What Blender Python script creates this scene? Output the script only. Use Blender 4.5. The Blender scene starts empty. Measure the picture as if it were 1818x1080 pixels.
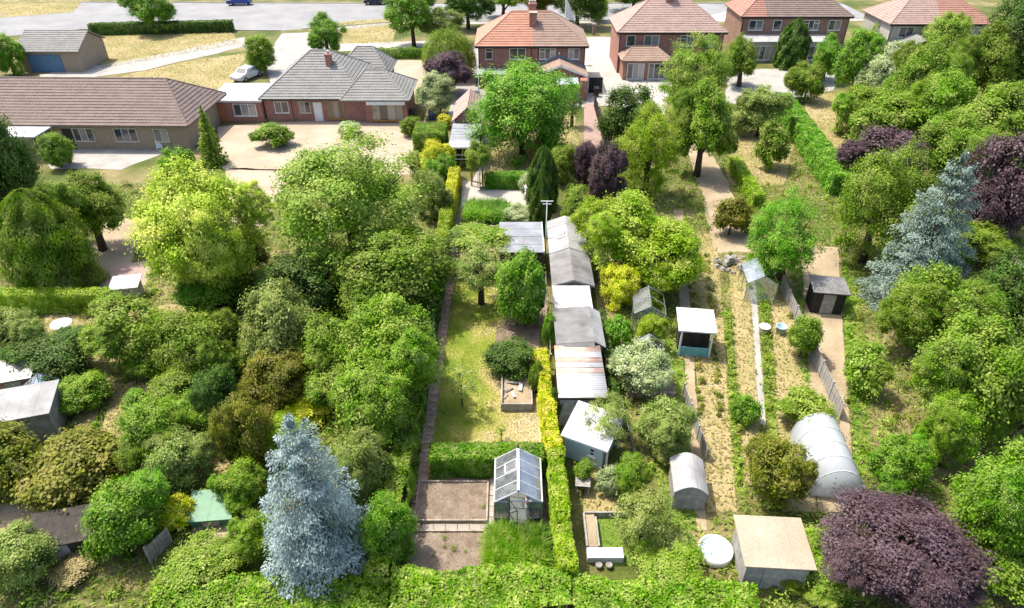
import bpy, math, random
import numpy as np
from mathutils import Vector

# ------------------------------------------------------------------ camera, sky, sun, exposure
scene = bpy.context.scene
COL = scene.collection
CAM_H = 25.0
TILT = math.radians(34.4)
cam = bpy.data.cameras.new('camera')
cam.sensor_width = 36.0
cam.lens = 24.0
cam.clip_start = 0.5
cam.clip_end = 6000.0
camo = bpy.data.objects.new('camera', cam)
COL.objects.link(camo)
camo.location = (0, 0, CAM_H)
camo.rotation_euler = (math.pi / 2 - TILT, 0, 0)
scene.camera = camo

SUN_TO = Vector((-0.45, 0.26, 1.0)).normalized()
world = bpy.data.worlds.new('World')
scene.world = world
world.use_nodes = True
wn = world.node_tree.nodes
wl = world.node_tree.links
wn.clear()
wo = wn.new('ShaderNodeOutputWorld')
wb = wn.new('ShaderNodeBackground')
ws = wn.new('ShaderNodeTexSky')
ws.sky_type = 'NISHITA'
ws.sun_disc = False
ws.sun_elevation = math.asin(SUN_TO.z)
ws.sun_rotation = math.atan2(SUN_TO.x, SUN_TO.y)
ws.dust_density = 3.0
ws.air_density = 0.8
ws.ozone_density = 0.4
wb.inputs['Strength'].default_value = 0.15
wl.new(ws.outputs['Color'], wb.inputs['Color'])
wl.new(wb.outputs[0], wo.inputs[0])
sun = bpy.data.lights.new('sun', 'SUN')
sun.energy = 2.8
sun.angle = math.radians(0.53)
sun.color = (1.0, 0.94, 0.83)
suno = bpy.data.objects.new('sun', sun)
COL.objects.link(suno)
suno.rotation_euler = (-SUN_TO).to_track_quat('-Z', 'Y').to_euler()
suno.location = (-60, 60, 90)

scene.render.engine = 'CYCLES'
scene.cycles.max_bounces = 8
scene.cycles.transparent_max_bounces = 12
scene.view_settings.view_transform = 'Standard'
scene.view_settings.look = 'None'
scene.view_settings.gamma = 1.0
scene.view_settings.exposure = 1.38
scene.view_settings.use_curve_mapping = False

random.seed(7)
RNG = np.random.default_rng(11)

# ------------------------------------------------------------------ pixel <-> place
FP, CX, CY = 1212.0, 909.0, 540.0
CT, ST = math.cos(TILT), math.sin(TILT)


def G(px, py, z=0.0):
    u = (px - CX) / FP
    v = (CY - py) / FP
    d = (u, CT + v * ST, -ST + v * CT)
    t = (z - CAM_H) / d[2]
    return (d[0] * t, d[1] * t)


def fit(x0, y0, x1, y1, zb=0.0):
    """Place and size an upright ellipsoid standing on height zb that fills a box of the photograph."""
    a = np.linspace(0, 2 * math.pi, 24, endpoint=False)
    ca, sa = np.cos(a), np.sin(a)

    def proj(Y, h):
        zc = zb + h / 2
        D = Y * CT - (zc - CAM_H) * ST
        r = (x1 - x0) / 2 * D / FP
        yy = Y + r * ca
        zz = zc + h / 2 * sa - CAM_H
        dz = yy * CT - zz * ST
        py = CY - FP * (yy * ST + zz * CT) / dz
        return py.min(), py.max(), r, D
    lo, hi = 4.0, 170.0
    for _ in range(26):
        Y = (lo + hi) / 2
        a0, a1 = 0.15, 16.0
        for _ in range(16):
            h = (a0 + a1) / 2
            if proj(Y, h)[0] > y0:
                a0 = h
            else:
                a1 = h
        if proj(Y, h)[1] > y1:
            lo = Y
        else:
            hi = Y
    t, b, r, D = proj(Y, h)
    h = max(h, 0.75 * r)
    return ((x0 + x1) / 2 - CX) * D / FP, Y, r, h


# ------------------------------------------------------------------ materials
MATS = {}


def newmat(name):
    m = bpy.data.materials.new(name)
    m.use_nodes = True
    nt = m.node_tree
    nt.nodes.clear()
    out = nt.nodes.new('ShaderNodeOutputMaterial')
    MATS[name] = m
    return m, nt, out


def noise_col(nt, stops, scale=1.0, detail=5.0, rough=0.6, coord='Object', vec=None):
    nd = nt.nodes
    if vec is None:
        tc = nd.new('ShaderNodeTexCoord')
        vec = tc.outputs[coord]
    nz = nd.new('ShaderNodeTexNoise')
    nz.inputs['Scale'].default_value = scale
    nz.inputs['Detail'].default_value = detail
    nz.inputs['Roughness'].default_value = rough
    nt.links.new(vec, nz.inputs['Vector'])
    cr = nd.new('ShaderNodeValToRGB')
    el = cr.color_ramp.elements
    el[0].position, el[0].color = stops[0][0], (*stops[0][1], 1)
    el[1].position, el[1].color = stops[-1][0], (*stops[-1][1], 1)
    for p, c in stops[1:-1]:
        e = el.new(p)
        e.color = (*c, 1)
    nt.links.new(nz.outputs['Fac'], cr.inputs['Fac'])
    return cr.outputs['Color'], nz.outputs['Fac']


def mixc(nt, a, b, fac, mode='MIX'):
    mx = nt.nodes.new('ShaderNodeMix')
    mx.data_type = 'RGBA'
    mx.blend_type = mode
    if isinstance(fac, (int, float)):
        mx.inputs[0].default_value = fac
    else:
        nt.links.new(fac, mx.inputs[0])
    for i, s in ((6, a), (7, b)):
        if isinstance(s, tuple):
            mx.inputs[i].default_value = (*s, 1)
        else:
            nt.links.new(s, mx.inputs[i])
    return mx.outputs[2]


def surf(name, stops, scale=2.0, rough=0.8, bump=0.0, bscale=None, metallic=0.0, spec=0.3, fine=None, coord='Object'):
    m, nt, out = newmat(name)
    stops = [(p, tuple(x * 0.80 for x in c)) for p, c in stops]
    col, fac = noise_col(nt, stops, scale, coord=coord)
    if fine:
        c2, f2 = noise_col(nt, [(0.25, (1 - fine,) * 3), (0.75, (1 + fine * 0.6,) * 3)], (bscale or scale * 8), coord=coord)
        col = mixc(nt, col, c2, 1.0, 'MULTIPLY')
    b = nt.nodes.new('ShaderNodeBsdfPrincipled')
    b.inputs['Roughness'].default_value = rough
    b.inputs['Metallic'].default_value = metallic
    b.inputs['Specular IOR Level'].default_value = spec
    nt.links.new(col, b.inputs['Base Color'])
    if bump:
        tc = nt.nodes.new('ShaderNodeTexCoord')
        nz = nt.nodes.new('ShaderNodeTexNoise')
        nz.inputs['Scale'].default_value = bscale or scale * 6
        nz.inputs['Detail'].default_value = 6
        nt.links.new(tc.outputs[coord], nz.inputs['Vector'])
        bp = nt.nodes.new('ShaderNodeBump')
        bp.inputs['Strength'].default_value = bump
        bp.inputs['Distance'].default_value = 0.05
        nt.links.new(nz.outputs['Fac'], bp.inputs['Height'])
        nt.links.new(bp.outputs[0], b.inputs['Normal'])
    nt.links.new(b.outputs[0], out.inputs[0])
    return m


def flat(name, c, rough=0.6, var=0.15, metallic=0.0, scale=3.0, spec=0.3):
    d = tuple(x * (1 - var) for x in c)
    l = tuple(min(1, x * (1 + var)) for x in c)
    return surf(name, [(0.3, d), (0.7, l)], scale, rough, metallic=metallic, spec=spec, fine=var * 0.7)


def foliage(name, dark, mid, light, trans=0.42, rough=0.55):
    m, nt, out = newmat(name)
    nd, lk = nt.nodes, nt.links
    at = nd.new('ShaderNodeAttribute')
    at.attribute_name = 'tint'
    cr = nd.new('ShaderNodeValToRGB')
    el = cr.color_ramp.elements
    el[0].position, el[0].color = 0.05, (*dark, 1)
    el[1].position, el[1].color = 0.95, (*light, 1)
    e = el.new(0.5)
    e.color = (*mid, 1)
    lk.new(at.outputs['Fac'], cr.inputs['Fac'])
    oi = nd.new('ShaderNodeObjectInfo')
    hs = nd.new('ShaderNodeHueSaturation')
    tc = nd.new('ShaderNodeTexCoord')
    nz = nd.new('ShaderNodeTexNoise')
    nz.inputs['Scale'].default_value = 2.3
    nz.inputs['Detail'].default_value = 3
    lk.new(tc.outputs['Object'], nz.inputs['Vector'])
    h2 = nd.new('ShaderNodeHueSaturation')
    for (lo, hi, sock) in ((0.466, 0.534, 'Hue'), (0.72, 1.28, 'Value'), (1.12, .82, 'Saturation')):
        mr = nd.new('ShaderNodeMapRange')
        mr.inputs['From Min'].default_value = 0.28
        mr.inputs['From Max'].default_value = 0.72
        mr.inputs['To Min'].default_value = lo if sock != 'Hue' else hi
        mr.inputs['To Max'].default_value = hi if sock != 'Hue' else lo
        lk.new(nz.outputs['Fac'], mr.inputs['Value'])
        lk.new(mr.outputs[0], h2.inputs[sock])
    for (lo, hi, sock) in ((0.492, 0.508, 'Hue'), (0.9, 1.12, 'Value')):
        mr = nd.new('ShaderNodeMapRange')
        mr.inputs['To Min'].default_value = lo
        mr.inputs['To Max'].default_value = hi
        lk.new(oi.outputs['Random'], mr.inputs['Value'])
        lk.new(mr.outputs[0], hs.inputs[sock])
    lk.new(cr.outputs[0], h2.inputs['Color'])
    lk.new(h2.outputs[0], hs.inputs['Color'])
    b = nd.new('ShaderNodeBsdfPrincipled')
    b.inputs['Roughness'].default_value = rough
    b.inputs['Specular IOR Level'].default_value = 0.25
    lk.new(hs.outputs[0], b.inputs['Base Color'])
    t = nd.new('ShaderNodeBsdfTranslucent')
    lk.new(hs.outputs[0], t.inputs['Color'])
    mx = nd.new('ShaderNodeMixShader')
    mx.inputs[0].default_value = trans
    lk.new(b.outputs[0], mx.inputs[1])
    lk.new(t.outputs[0], mx.inputs[2])
    lk.new(mx.outputs[0], out.inputs[0])
    return m


foliage('green', (.08, .135, .007), (.17, .275, .012), (.32, .46, .028))
foliage('bright', (.06, .15, .005), (.15, .32, .010), (.30, .50, .022))
foliage('lime', (.13, .22, .005), (.28, .42, .008), (.46, .60, .02))
foliage('gold', (.30, .34, .003), (.54, .57, .005), (.70, .71, .02))
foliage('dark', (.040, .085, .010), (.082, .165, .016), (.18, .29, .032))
foliage('grey', (.115, .16, .024), (.24, .315, .055), (.42, .50, .125))
foliage('pale', (.13, .21, .05), (.36, .44, .17), (.66, .70, .46))
foliage('bluespruce', (.09, .135, .12), (.22, .30, .285), (.41, .50, .48), trans=0.2)
foliage('greyspruce', (.06, .095, .07), (.14, .20, .155), (.28, .36, .30), trans=0.15)
foliage('purple', (.036, .020, .025), (.09, .052, .06), (.19, .122, .13), trans=0.25)
foliage('olive', (.07, .085, .006), (.18, .20, .012), (.38, .36, .022))
foliage('willow', (.26, .36, .02), (.44, .56, .04), (.62, .72, .10))
foliage('spring', (.09, .18, .006), (.20, .35, .012), (.38, .54, .03))
foliage('fresh', (.09, .16, .010), (.22, .34, .022), (.39, .53, .055))
foliage('orangeleaf', (.16, .12, .02), (.34, .24, .05), (.5, .36, .1))
foliage('wheat', (.22, .20, .05), (.40, .34, .12), (.55, .47, .22))
foliage('flower_white', (.6, .6, .52), (.8, .8, .75), (.9, .9, .86), trans=0.2)
foliage('litter', (.10, .05, .02), (.22, .13, .06), (.42, .33, .2), trans=0.1)

surf('bark', [(0.3, (.05, .035, .022)), (0.7, (.14, .10, .07))], 6, 0.9, 0.6, 30)
surf('soil', [(0.3, (.18, .13, .09)), (0.55, (.28, .215, .155)), (0.8, (.39, .315, .24))], 1.5, 0.95, 0.9, 16, fine=0.45)
surf('dirt', [(0.25, (.27, .205, .125)), (0.55, (.40, .315, .20)), (0.8, (.50, .41, .285))], 0.5, 0.95, 0.5, 9, fine=0.25)
surf('straw', [(0.22, (.17, .19, .04)), (0.42, (.30, .26, .10)), (0.6, (.40, .32, .16)), (0.8, (.48, .39, .23))], 0.22, 0.95, 0.5, 11, fine=0.28)
surf('gravel', [(0.3, (.37, .29, .20)), (0.7, (.50, .41, .31))], 0.4, 0.95, 0.5, 14, fine=0.25)
surf('turf', [(0.3, (.09, .15, .02)), (0.5, (.15, .235, .03)), (0.62, (.24, .28, .05)), (0.75, (.36, .33, .11))], 0.5, 0.95, 0.5, 14, fine=0.35)
surf('ground', [(0.28, (.05, .085, .012)), (0.45, (.10, .12, .02)), (0.58, (.22, .19, .075)), (0.75, (.38, .30, .16))], 0.17, 0.95, 0.6, 6, fine=0.4)
surf('concrete', [(0.3, (.30, .28, .25)), (0.7, (.45, .43, .39))], 0.6, 0.9, 0.2, 18, fine=0.15)
surf('pale_concrete', [(0.28, (.30, .28, .245)), (0.45, (.42, .39, .345)), (0.7, (.50, .465, .415))], 0.35, 0.9, 0.15, 14, fine=0.16)
surf('asphalt', [(0.3, (.22, .22, .22)), (0.7, (.31, .31, .30))], 0.25, 0.9, 0.15, 20, fine=0.12)
surf('slab', [(0.3, (.29, .205, .14)), (0.7, (.50, .38, .275))], 0.9, 0.9, 0.3, 14, fine=0.3, coord='Object')
surf('slab_pale', [(0.3, (.30, .26, .21)), (0.7, (.44, .39, .33))], 0.9, 0.9, 0.3, 14, fine=0.2)
surf('timber', [(0.3, (.26, .20, .145)), (0.7, (.48, .40, .32))], 3, 0.8, 0.3, 25, fine=0.2)
surf('old_timber', [(0.3, (.25, .23, .20)), (0.7, (.46, .44, .40))], 3, 0.85, 0.3, 25, fine=0.2)
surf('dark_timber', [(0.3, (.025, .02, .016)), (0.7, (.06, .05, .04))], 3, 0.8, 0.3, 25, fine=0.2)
surf('new_timber', [(0.3, (.42, .24, .07)), (0.7, (.60, .38, .14))], 3, 0.7, 0.2, 25, fine=0.2)
surf('felt', [(0.25, (.12, .125, .10)), (0.42, (.20, .195, .19)), (0.6, (.27, .265, .26)), (0.75, (.36, .355, .345))], 0.9, 0.95, 0.4, 60, fine=0.3)
surf('felt_pale', [(0.25, (.22, .225, .19)), (0.45, (.34, .335, .33)), (0.7, (.46, .455, .445))], 0.7, 0.95, 0.3, 40, fine=0.22)
surf('felt_blue', [(0.25, (.19, .20, .20)), (0.45, (.25, .26, .285)), (0.7, (.34, .355, .385))], 0.8, 0.9, 0.2, 40, fine=0.12)
surf('white_sheet', [(0.25, (.36, .34, .30)), (0.42, (.56, .55, .53)), (0.6, (.66, .65, .64)), (0.8, (.72, .72, .71))], 0.8, 0.55, 0.05, 20, fine=0.06)
surf('rust_sheet', [(0.25, (.72, .66, .60)), (0.45, (.60, .42, .33)), (0.7, (.46, .27, .19)), (0.85, (.74, .70, .66))], 1.6, 0.7, 0.05, 20, fine=0.12)
surf('white_paint', [(0.3, (.70, .70, .68)), (0.7, (.82, .82, .81))], 1.5, 0.5, fine=0.05)
surf('poly', [(0.3, (.52, .56, .62)), (0.7, (.68, .72, .78))], 0.9, 0.35, fine=0.06, spec=0.5)
flat('blue_paint', (.56, .72, .74), 0.6, 0.12, scale=2)
flat('door_blue', (.10, .19, .30), 0.5, 0.12)
flat('turquoise', (.16, .42, .42), 0.5, 0.12)
flat('tarp_green', (.10, .25, .14), 0.5, 0.15)
flat('black_plastic', (.015, .016, .018), 0.5, 0.2)
flat('dark_green_paint', (.012, .03, .022), 0.45, 0.2)
flat('grey_metal', (.42, .43, .44), 0.35, 0.1, 0.7)
flat('lead', (.20, .21, .23), 0.6, 0.15)
flat('terracotta', (.42, .16, .08), 0.8, 0.15)
flat('cream', (.62, .55, .44), 0.85, 0.1)
flat('render_pale', (.47, .43, .38), 0.85, 0.08)
flat('stone_pale', (.30, .28, .25), 0.85, 0.15)
flat('orange_wood', (.50, .25, .07), 0.5, 0.2)
flat('beige_wall', (.34, .27, .19), 0.9, 0.15)
flat('tyre', (.02, .02, .02), 0.9, 0.1)
flat('car_dark', (.02, .022, .03), 0.25, 0.05, 0.3, spec=0.6)
flat('car_blue', (.03, .06, .25), 0.25, 0.05, 0.3, spec=0.6)
flat('car_white', (.72, .73, .75), 0.3, 0.03, 0.0, spec=0.6)
flat('car_red', (.28, .02, .015), 0.3, 0.05, 0.2, spec=0.6)
flat('water_blue', (.38, .52, .58), 0.15, 0.1)
for nm, c in (('tile_salmon', (.49, .245, .165)), ('tile_brown', (.34, .235, .18)), ('tile_grey', (.27, .265, .245)),
              ('tile_mauve', (.225, .17, .145)), ('tile_pink', (.40, .28, .235)), ('tile_red', (.38, .20, .15))):
    surf(nm, [(0.25, tuple(x * 0.8 for x in c)), (0.5, c), (0.8, tuple(min(1, x * 1.18) for x in c))], 1.1, 0.85, 0.2, 25, fine=0.22)


def brick(name, a, b, mortar):
    m, nt, out = newmat(name)
    nd, lk = nt.nodes, nt.links
    tc = nd.new('ShaderNodeTexCoord')
    sp = nd.new('ShaderNodeSeparateXYZ')
    lk.new(tc.outputs['Object'], sp.inputs[0])
    ad = nd.new('ShaderNodeMath')
    lk.new(sp.outputs['X'], ad.inputs[0])
    lk.new(sp.outputs['Y'], ad.inputs[1])
    cb = nd.new('ShaderNodeCombineXYZ')
    lk.new(ad.outputs[0], cb.inputs['X'])
    lk.new(sp.outputs['Z'], cb.inputs['Y'])
    br = nd.new('ShaderNodeTexBrick')
    br.inputs['Scale'].default_value = 1.0
    br.inputs['Brick Width'].default_value = 0.225
    br.inputs['Row Height'].default_value = 0.075
    br.inputs['Mortar Size'].default_value = 0.008
    br.inputs['Color1'].default_value = (*a, 1)
    br.inputs['Color2'].default_value = (*b, 1)
    br.inputs['Mortar'].default_value = (*mortar, 1)
    lk.new(cb.outputs[0], br.inputs['Vector'])
    c2, _ = noise_col(nt, [(0.3, (.75, .75, .75)), (0.7, (1.15, 1.15, 1.15))], 1.2)
    col = mixc(nt, br.outputs['Color'], c2, 1.0, 'MULTIPLY')
    p = nd.new('ShaderNodeBsdfPrincipled')
    p.inputs['Roughness'].default_value = 0.9
    lk.new(col, p.inputs['Base Color'])
    bp = nd.new('ShaderNodeBump')
    bp.inputs['Strength'].default_value = 0.5
    bp.inputs['Distance'].default_value = 0.01
    bp.invert = True
    lk.new(br.outputs['Fac'], bp.inputs['Height'])
    lk.new(bp.outputs[0], p.inputs['Normal'])
    lk.new(p.outputs[0], out.inputs[0])


brick('brick_red', (.33, .115, .075), (.22, .08, .058), (.34, .28, .23))
brick('brick_brown', (.24, .12, .07), (.16, .075, .045), (.34, .28, .23))


def glass(name, tint, refl=0.12, alpha=0.85):
    m, nt, out = newmat(name)
    nd, lk = nt.nodes, nt.links
    tr = nd.new('ShaderNodeBsdfTransparent')
    tr.inputs[0].default_value = (*tint, 1)
    gl = nd.new('ShaderNodeBsdfGlossy')
    gl.inputs['Roughness'].default_value = 0.03
    gl.inputs['Color'].default_value = (.95, .97, 1, 1)
    df = nd.new('ShaderNodeBsdfDiffuse')
    df.inputs[0].default_value = (.7, .74, .76, 1)
    fr = nd.new('ShaderNodeFresnel')
    fr.inputs['IOR'].default_value = 1.5
    ad = nd.new('ShaderNodeMath')
    ad.operation = 'ADD'
    ad.inputs[1].default_value = refl
    lk.new(fr.outputs[0], ad.inputs[0])
    c, f = noise_col(nt, [(0.3, (.10, .10, .10)), (0.75, (1 - alpha,) * 3)], 1.6)
    m1 = nd.new('ShaderNodeMixShader')
    lk.new(c, m1.inputs[0])
    lk.new(tr.outputs[0], m1.inputs[1])
    lk.new(df.outputs[0], m1.inputs[2])
    m2 = nd.new('ShaderNodeMixShader')
    lk.new(ad.outputs[0], m2.inputs[0])
    lk.new(m1.outputs[0], m2.inputs[1])
    lk.new(gl.outputs[0], m2.inputs[2])
    lk.new(m2.outputs[0], out.inputs[0])


glass('glass', (.86, .92, .92), 0.14, 0.70)
m, nt, out = newmat('window_glass')
b = nt.nodes.new('ShaderNodeBsdfPrincipled')
oi_ = nt.nodes.new('ShaderNodeObjectInfo')
rp_ = nt.nodes.new('ShaderNodeValToRGB')
rp_.color_ramp.elements[0].position, rp_.color_ramp.elements[0].color = 0.35, (.03, .04, .045, 1)
rp_.color_ramp.elements[1].position, rp_.color_ramp.elements[1].color = 1.0, (.30, .29, .27, 1)
nt.links.new(oi_.outputs['Random'], rp_.inputs['Fac'])
nt.links.new(rp_.outputs[0], b.inputs['Base Color'])
b.inputs['Roughness'].default_value = 0.06
b.inputs['Specular IOR Level'].default_value = 0.9
nt.links.new(b.outputs[0], out.inputs[0])
m, nt, out = newmat('polythene')
df = nt.nodes.new('ShaderNodeBsdfPrincipled')
df.inputs['Base Color'].default_value = (.52, .55, .57, 1)
df.inputs['Roughness'].default_value = 0.35
tl = nt.nodes.new('ShaderNodeBsdfTranslucent')
tl.inputs[0].default_value = (.75, .8, .82, 1)
mx = nt.nodes.new('ShaderNodeMixShader')
mx.inputs[0].default_value = 0.4
nt.links.new(df.outputs[0], mx.inputs[1])
nt.links.new(tl.outputs[0], mx.inputs[2])
nt.links.new(mx.outputs[0], out.inputs[0])

# lawn of the long garden: green and scorched patches, drier toward the planting bed
m, nt, out = newmat('lawn')
tc = nt.nodes.new('ShaderNodeTexCoord')
sp = nt.nodes.new('ShaderNodeSeparateXYZ')
nt.links.new(tc.outputs['Object'], sp.inputs[0])
mr = nt.nodes.new('ShaderNodeMapRange')
mr.inputs['From Min'].default_value = -2.6
mr.inputs['From Max'].default_value = 0.6
mr.inputs['To Min'].default_value = -0.10
mr.inputs['To Max'].default_value = 0.28
nt.links.new(sp.outputs['X'], mr.inputs['Value'])
nz = nt.nodes.new('ShaderNodeTexNoise')
nz.inputs['Scale'].default_value = 0.55
nz.inputs['Detail'].default_value = 6
nz.inputs['Roughness'].default_value = 0.62
nt.links.new(tc.outputs['Object'], nz.inputs['Vector'])
ad = nt.nodes.new('ShaderNodeMath')
nt.links.new(mr.outputs[0], ad.inputs[0])
nt.links.new(nz.outputs['Fac'], ad.inputs[1])
cr = nt.nodes.new('ShaderNodeValToRGB')
el = cr.color_ramp.elements
el[0].position, el[0].color = 0.30, (.12, .19, .022, 1)
el[1].position, el[1].color = 0.82, (.46, .36, .22, 1)
for p_, c_ in ((0.43, (.20, .245, .035)), (0.55, (.31, .295, .075)), (0.66, (.40, .33, .15))):
    e_ = el.new(p_)
    e_.color = (*c_, 1)
nt.links.new(ad.outputs[0], cr.inputs['Fac'])
c2, _ = noise_col(nt, [(0.25, (.65, .65, .65)), (0.75, (1.2, 1.2, 1.2))], 14)
col = mixc(nt, cr.outputs[0], c2, 1.0, 'MULTIPLY')
b = nt.nodes.new('ShaderNodeBsdfPrincipled')
b.inputs['Roughness'].default_value = 0.95
b.inputs['Specular IOR Level'].default_value = 0.1
nt.links.new(col, b.inputs['Base Color'])
nt.links.new(b.outputs[0], out.inputs[0])


# ------------------------------------------------------------------ object helpers
def tag(o, label=None, cat=None, group=None, kind=None):
    if label:
        o['label'] = label
    if cat:
        o['category'] = cat
    if group:
        o['group'] = group
    if kind:
        o['kind'] = kind
    return o


def thing(name, label, cat, loc=(0, 0, 0), rotz=0.0, group=None):
    o = bpy.data.objects.new(name, None)
    o.empty_display_size = 0.3
    COL.objects.link(o)
    o.location = loc
    o.rotation_euler = (0, 0, rotz)
    return tag(o, label, cat, group)


def link(name, me, mat, parent=None):
    o = bpy.data.objects.new(name, me)
    COL.objects.link(o)
    if mat and not me.materials:
        me.materials.append(MATS[mat])
    if parent:
        o.parent = parent
    return o


class MB:
    def __init__(self):
        self.v, self.f = [], []

    def add(self, vs, fs):
        n = len(self.v)
        self.v += [tuple(p) for p in vs]
        self.f += [tuple(i + n for i in f) for f in fs]
        return self

    def box(self, x0, x1, y0, y1, z0, z1):
        return self.add([(x0, y0, z0), (x1, y0, z0), (x1, y1, z0), (x0, y1, z0), (x0, y0, z1), (x1, y0, z1), (x1, y1, z1), (x0, y1, z1)],
                        [(3, 2, 1, 0), (4, 5, 6, 7), (0, 1, 5, 4), (1, 2, 6, 5), (2, 3, 7, 6), (3, 0, 4, 7)])

    def hexa(self, b, t):
        """solid between a bottom quad and a top quad"""
        return self.add(list(b) + list(t), [(3, 2, 1, 0), (4, 5, 6, 7), (0, 1, 5, 4), (1, 2, 6, 5), (2, 3, 7, 6), (3, 0, 4, 7)])

    def prism(self, pts, z0, z1):
        n = len(pts)
        vs = [(x, y, z0) for x, y in pts] + [(x, y, z1) for x, y in pts]
        fs = [tuple(range(n - 1, -1, -1)), tuple(range(n, 2 * n))] + [(i, (i + 1) % n, n + (i + 1) % n, n + i) for i in range(n)]
        return self.add(vs, fs)

    def xprism(self, prof, x0, x1):
        """profile in (y,z) extruded along x"""
        n = len(prof)
        vs = [(x0, y, z) for y, z in prof] + [(x1, y, z) for y, z in prof]
        fs = [tuple(range(n)), tuple(range(2 * n - 1, n - 1, -1))] + [(i, n + i, n + (i + 1) % n, (i + 1) % n) for i in range(n)]
        return self.add(vs, fs)

    def yprism(self, prof, y0, y1):
        """profile in (x,z) extruded along y"""
        n = len(prof)
        vs = [(x, y0, z) for x, z in prof] + [(x, y1, z) for x, z in prof]
        fs = [tuple(range(n)), tuple(range(2 * n - 1, n - 1, -1))] + [(i, n + i, n + (i + 1) % n, (i + 1) % n) for i in range(n)]
        return self.add(vs, fs)

    def tube(self, pts, rad, n=6):
        base = len(self.v)
        m = len(pts)
        if not hasattr(rad, '__len__'):
            rad = [rad] * m
        vs, fs = [], []
        for i, p in enumerate(pts):
            p = Vector(p)
            a = Vector(pts[max(0, i - 1)])
            b_ = Vector(pts[min(m - 1, i + 1)])
            d = (b_ - a).normalized()
            u = d.cross(Vector((0, 0, 1)) if abs(d.z) < 0.9 else Vector((1, 0, 0))).normalized()
            w = d.cross(u)
            for k in range(n):
                t = 2 * math.pi * k / n
                vs.append(tuple(p + (u * math.cos(t) + w * math.sin(t)) * rad[i]))
        for i in range(m - 1):
            for k in range(n):
                k2 = (k + 1) % n
                fs.append((i * n + k, i * n + k2, (i + 1) * n + k2, (i + 1) * n + k))
        fs.append(tuple(range(n - 1, -1, -1)))
        fs.append(tuple((m - 1) * n + k for k in range(n)))
        return self.add(vs, fs)

    def bar(self, a, b, r=0.02):
        return self.tube([a, b], r, 4)

    def lathe(self, prof, cx, cy, n=12):
        vs, fs = [], []
        for r, z in prof:
            for k in range(n):
                t = 2 * math.pi * k / n
                vs.append((cx + r * math.cos(t), cy + r * math.sin(t), z))
        for i in range(len(prof) - 1):
            for k in range(n):
                k2 = (k + 1) % n
                fs.append((i * n + k, i * n + k2, (i + 1) * n + k2, (i + 1) * n + k))
        fs.append(tuple(range(n - 1, -1, -1)))
        fs.append(tuple((len(prof) - 1) * n + k for k in range(n)))
        return self.add(vs, fs)

    def mesh(self, name, smooth=False):
        me = bpy.data.meshes.new(name)
        me.from_pydata(self.v, [], self.f)
        if smooth:
            me.polygons.foreach_set('use_smooth', [True] * len(me.polygons))
        me.update()
        return me

    def build(self, name, mat, parent=None, smooth=False):
        return link(name, self.mesh(name, smooth), mat, parent)


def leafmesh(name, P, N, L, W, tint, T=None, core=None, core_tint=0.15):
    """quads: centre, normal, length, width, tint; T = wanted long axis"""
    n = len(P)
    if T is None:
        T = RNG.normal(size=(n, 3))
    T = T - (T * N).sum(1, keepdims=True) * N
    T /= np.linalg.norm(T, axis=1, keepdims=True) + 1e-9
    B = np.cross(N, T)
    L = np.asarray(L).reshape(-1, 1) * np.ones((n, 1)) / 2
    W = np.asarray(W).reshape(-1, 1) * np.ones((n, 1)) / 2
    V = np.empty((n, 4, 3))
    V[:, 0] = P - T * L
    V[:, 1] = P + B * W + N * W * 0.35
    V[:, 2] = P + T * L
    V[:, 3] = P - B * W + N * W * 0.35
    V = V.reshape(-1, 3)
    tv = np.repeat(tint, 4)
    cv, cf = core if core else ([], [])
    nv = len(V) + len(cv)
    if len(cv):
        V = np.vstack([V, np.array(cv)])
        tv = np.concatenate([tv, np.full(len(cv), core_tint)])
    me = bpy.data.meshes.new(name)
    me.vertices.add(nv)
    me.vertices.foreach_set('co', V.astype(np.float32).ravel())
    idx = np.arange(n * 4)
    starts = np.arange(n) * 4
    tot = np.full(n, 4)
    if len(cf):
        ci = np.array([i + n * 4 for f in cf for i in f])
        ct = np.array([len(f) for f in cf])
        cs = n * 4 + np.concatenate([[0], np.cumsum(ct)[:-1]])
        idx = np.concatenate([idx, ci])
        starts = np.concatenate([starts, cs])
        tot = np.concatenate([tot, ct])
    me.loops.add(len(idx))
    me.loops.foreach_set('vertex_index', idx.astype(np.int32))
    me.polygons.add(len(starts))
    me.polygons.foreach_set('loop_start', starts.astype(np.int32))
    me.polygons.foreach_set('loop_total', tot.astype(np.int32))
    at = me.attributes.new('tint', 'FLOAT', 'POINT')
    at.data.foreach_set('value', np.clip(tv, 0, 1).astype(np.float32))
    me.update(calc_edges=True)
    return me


def unit(a):
    return a / (np.linalg.norm(a, axis=1, keepdims=True) + 1e-9)


UP = np.array([0, 0, 1.0])


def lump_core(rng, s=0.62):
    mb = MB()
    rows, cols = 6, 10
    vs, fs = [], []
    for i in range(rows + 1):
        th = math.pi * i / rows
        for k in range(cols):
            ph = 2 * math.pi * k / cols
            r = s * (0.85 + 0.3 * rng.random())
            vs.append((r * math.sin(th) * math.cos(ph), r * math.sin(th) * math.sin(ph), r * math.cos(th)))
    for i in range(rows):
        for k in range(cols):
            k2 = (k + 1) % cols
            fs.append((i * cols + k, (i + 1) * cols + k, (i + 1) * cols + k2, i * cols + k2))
    return vs, fs


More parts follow.
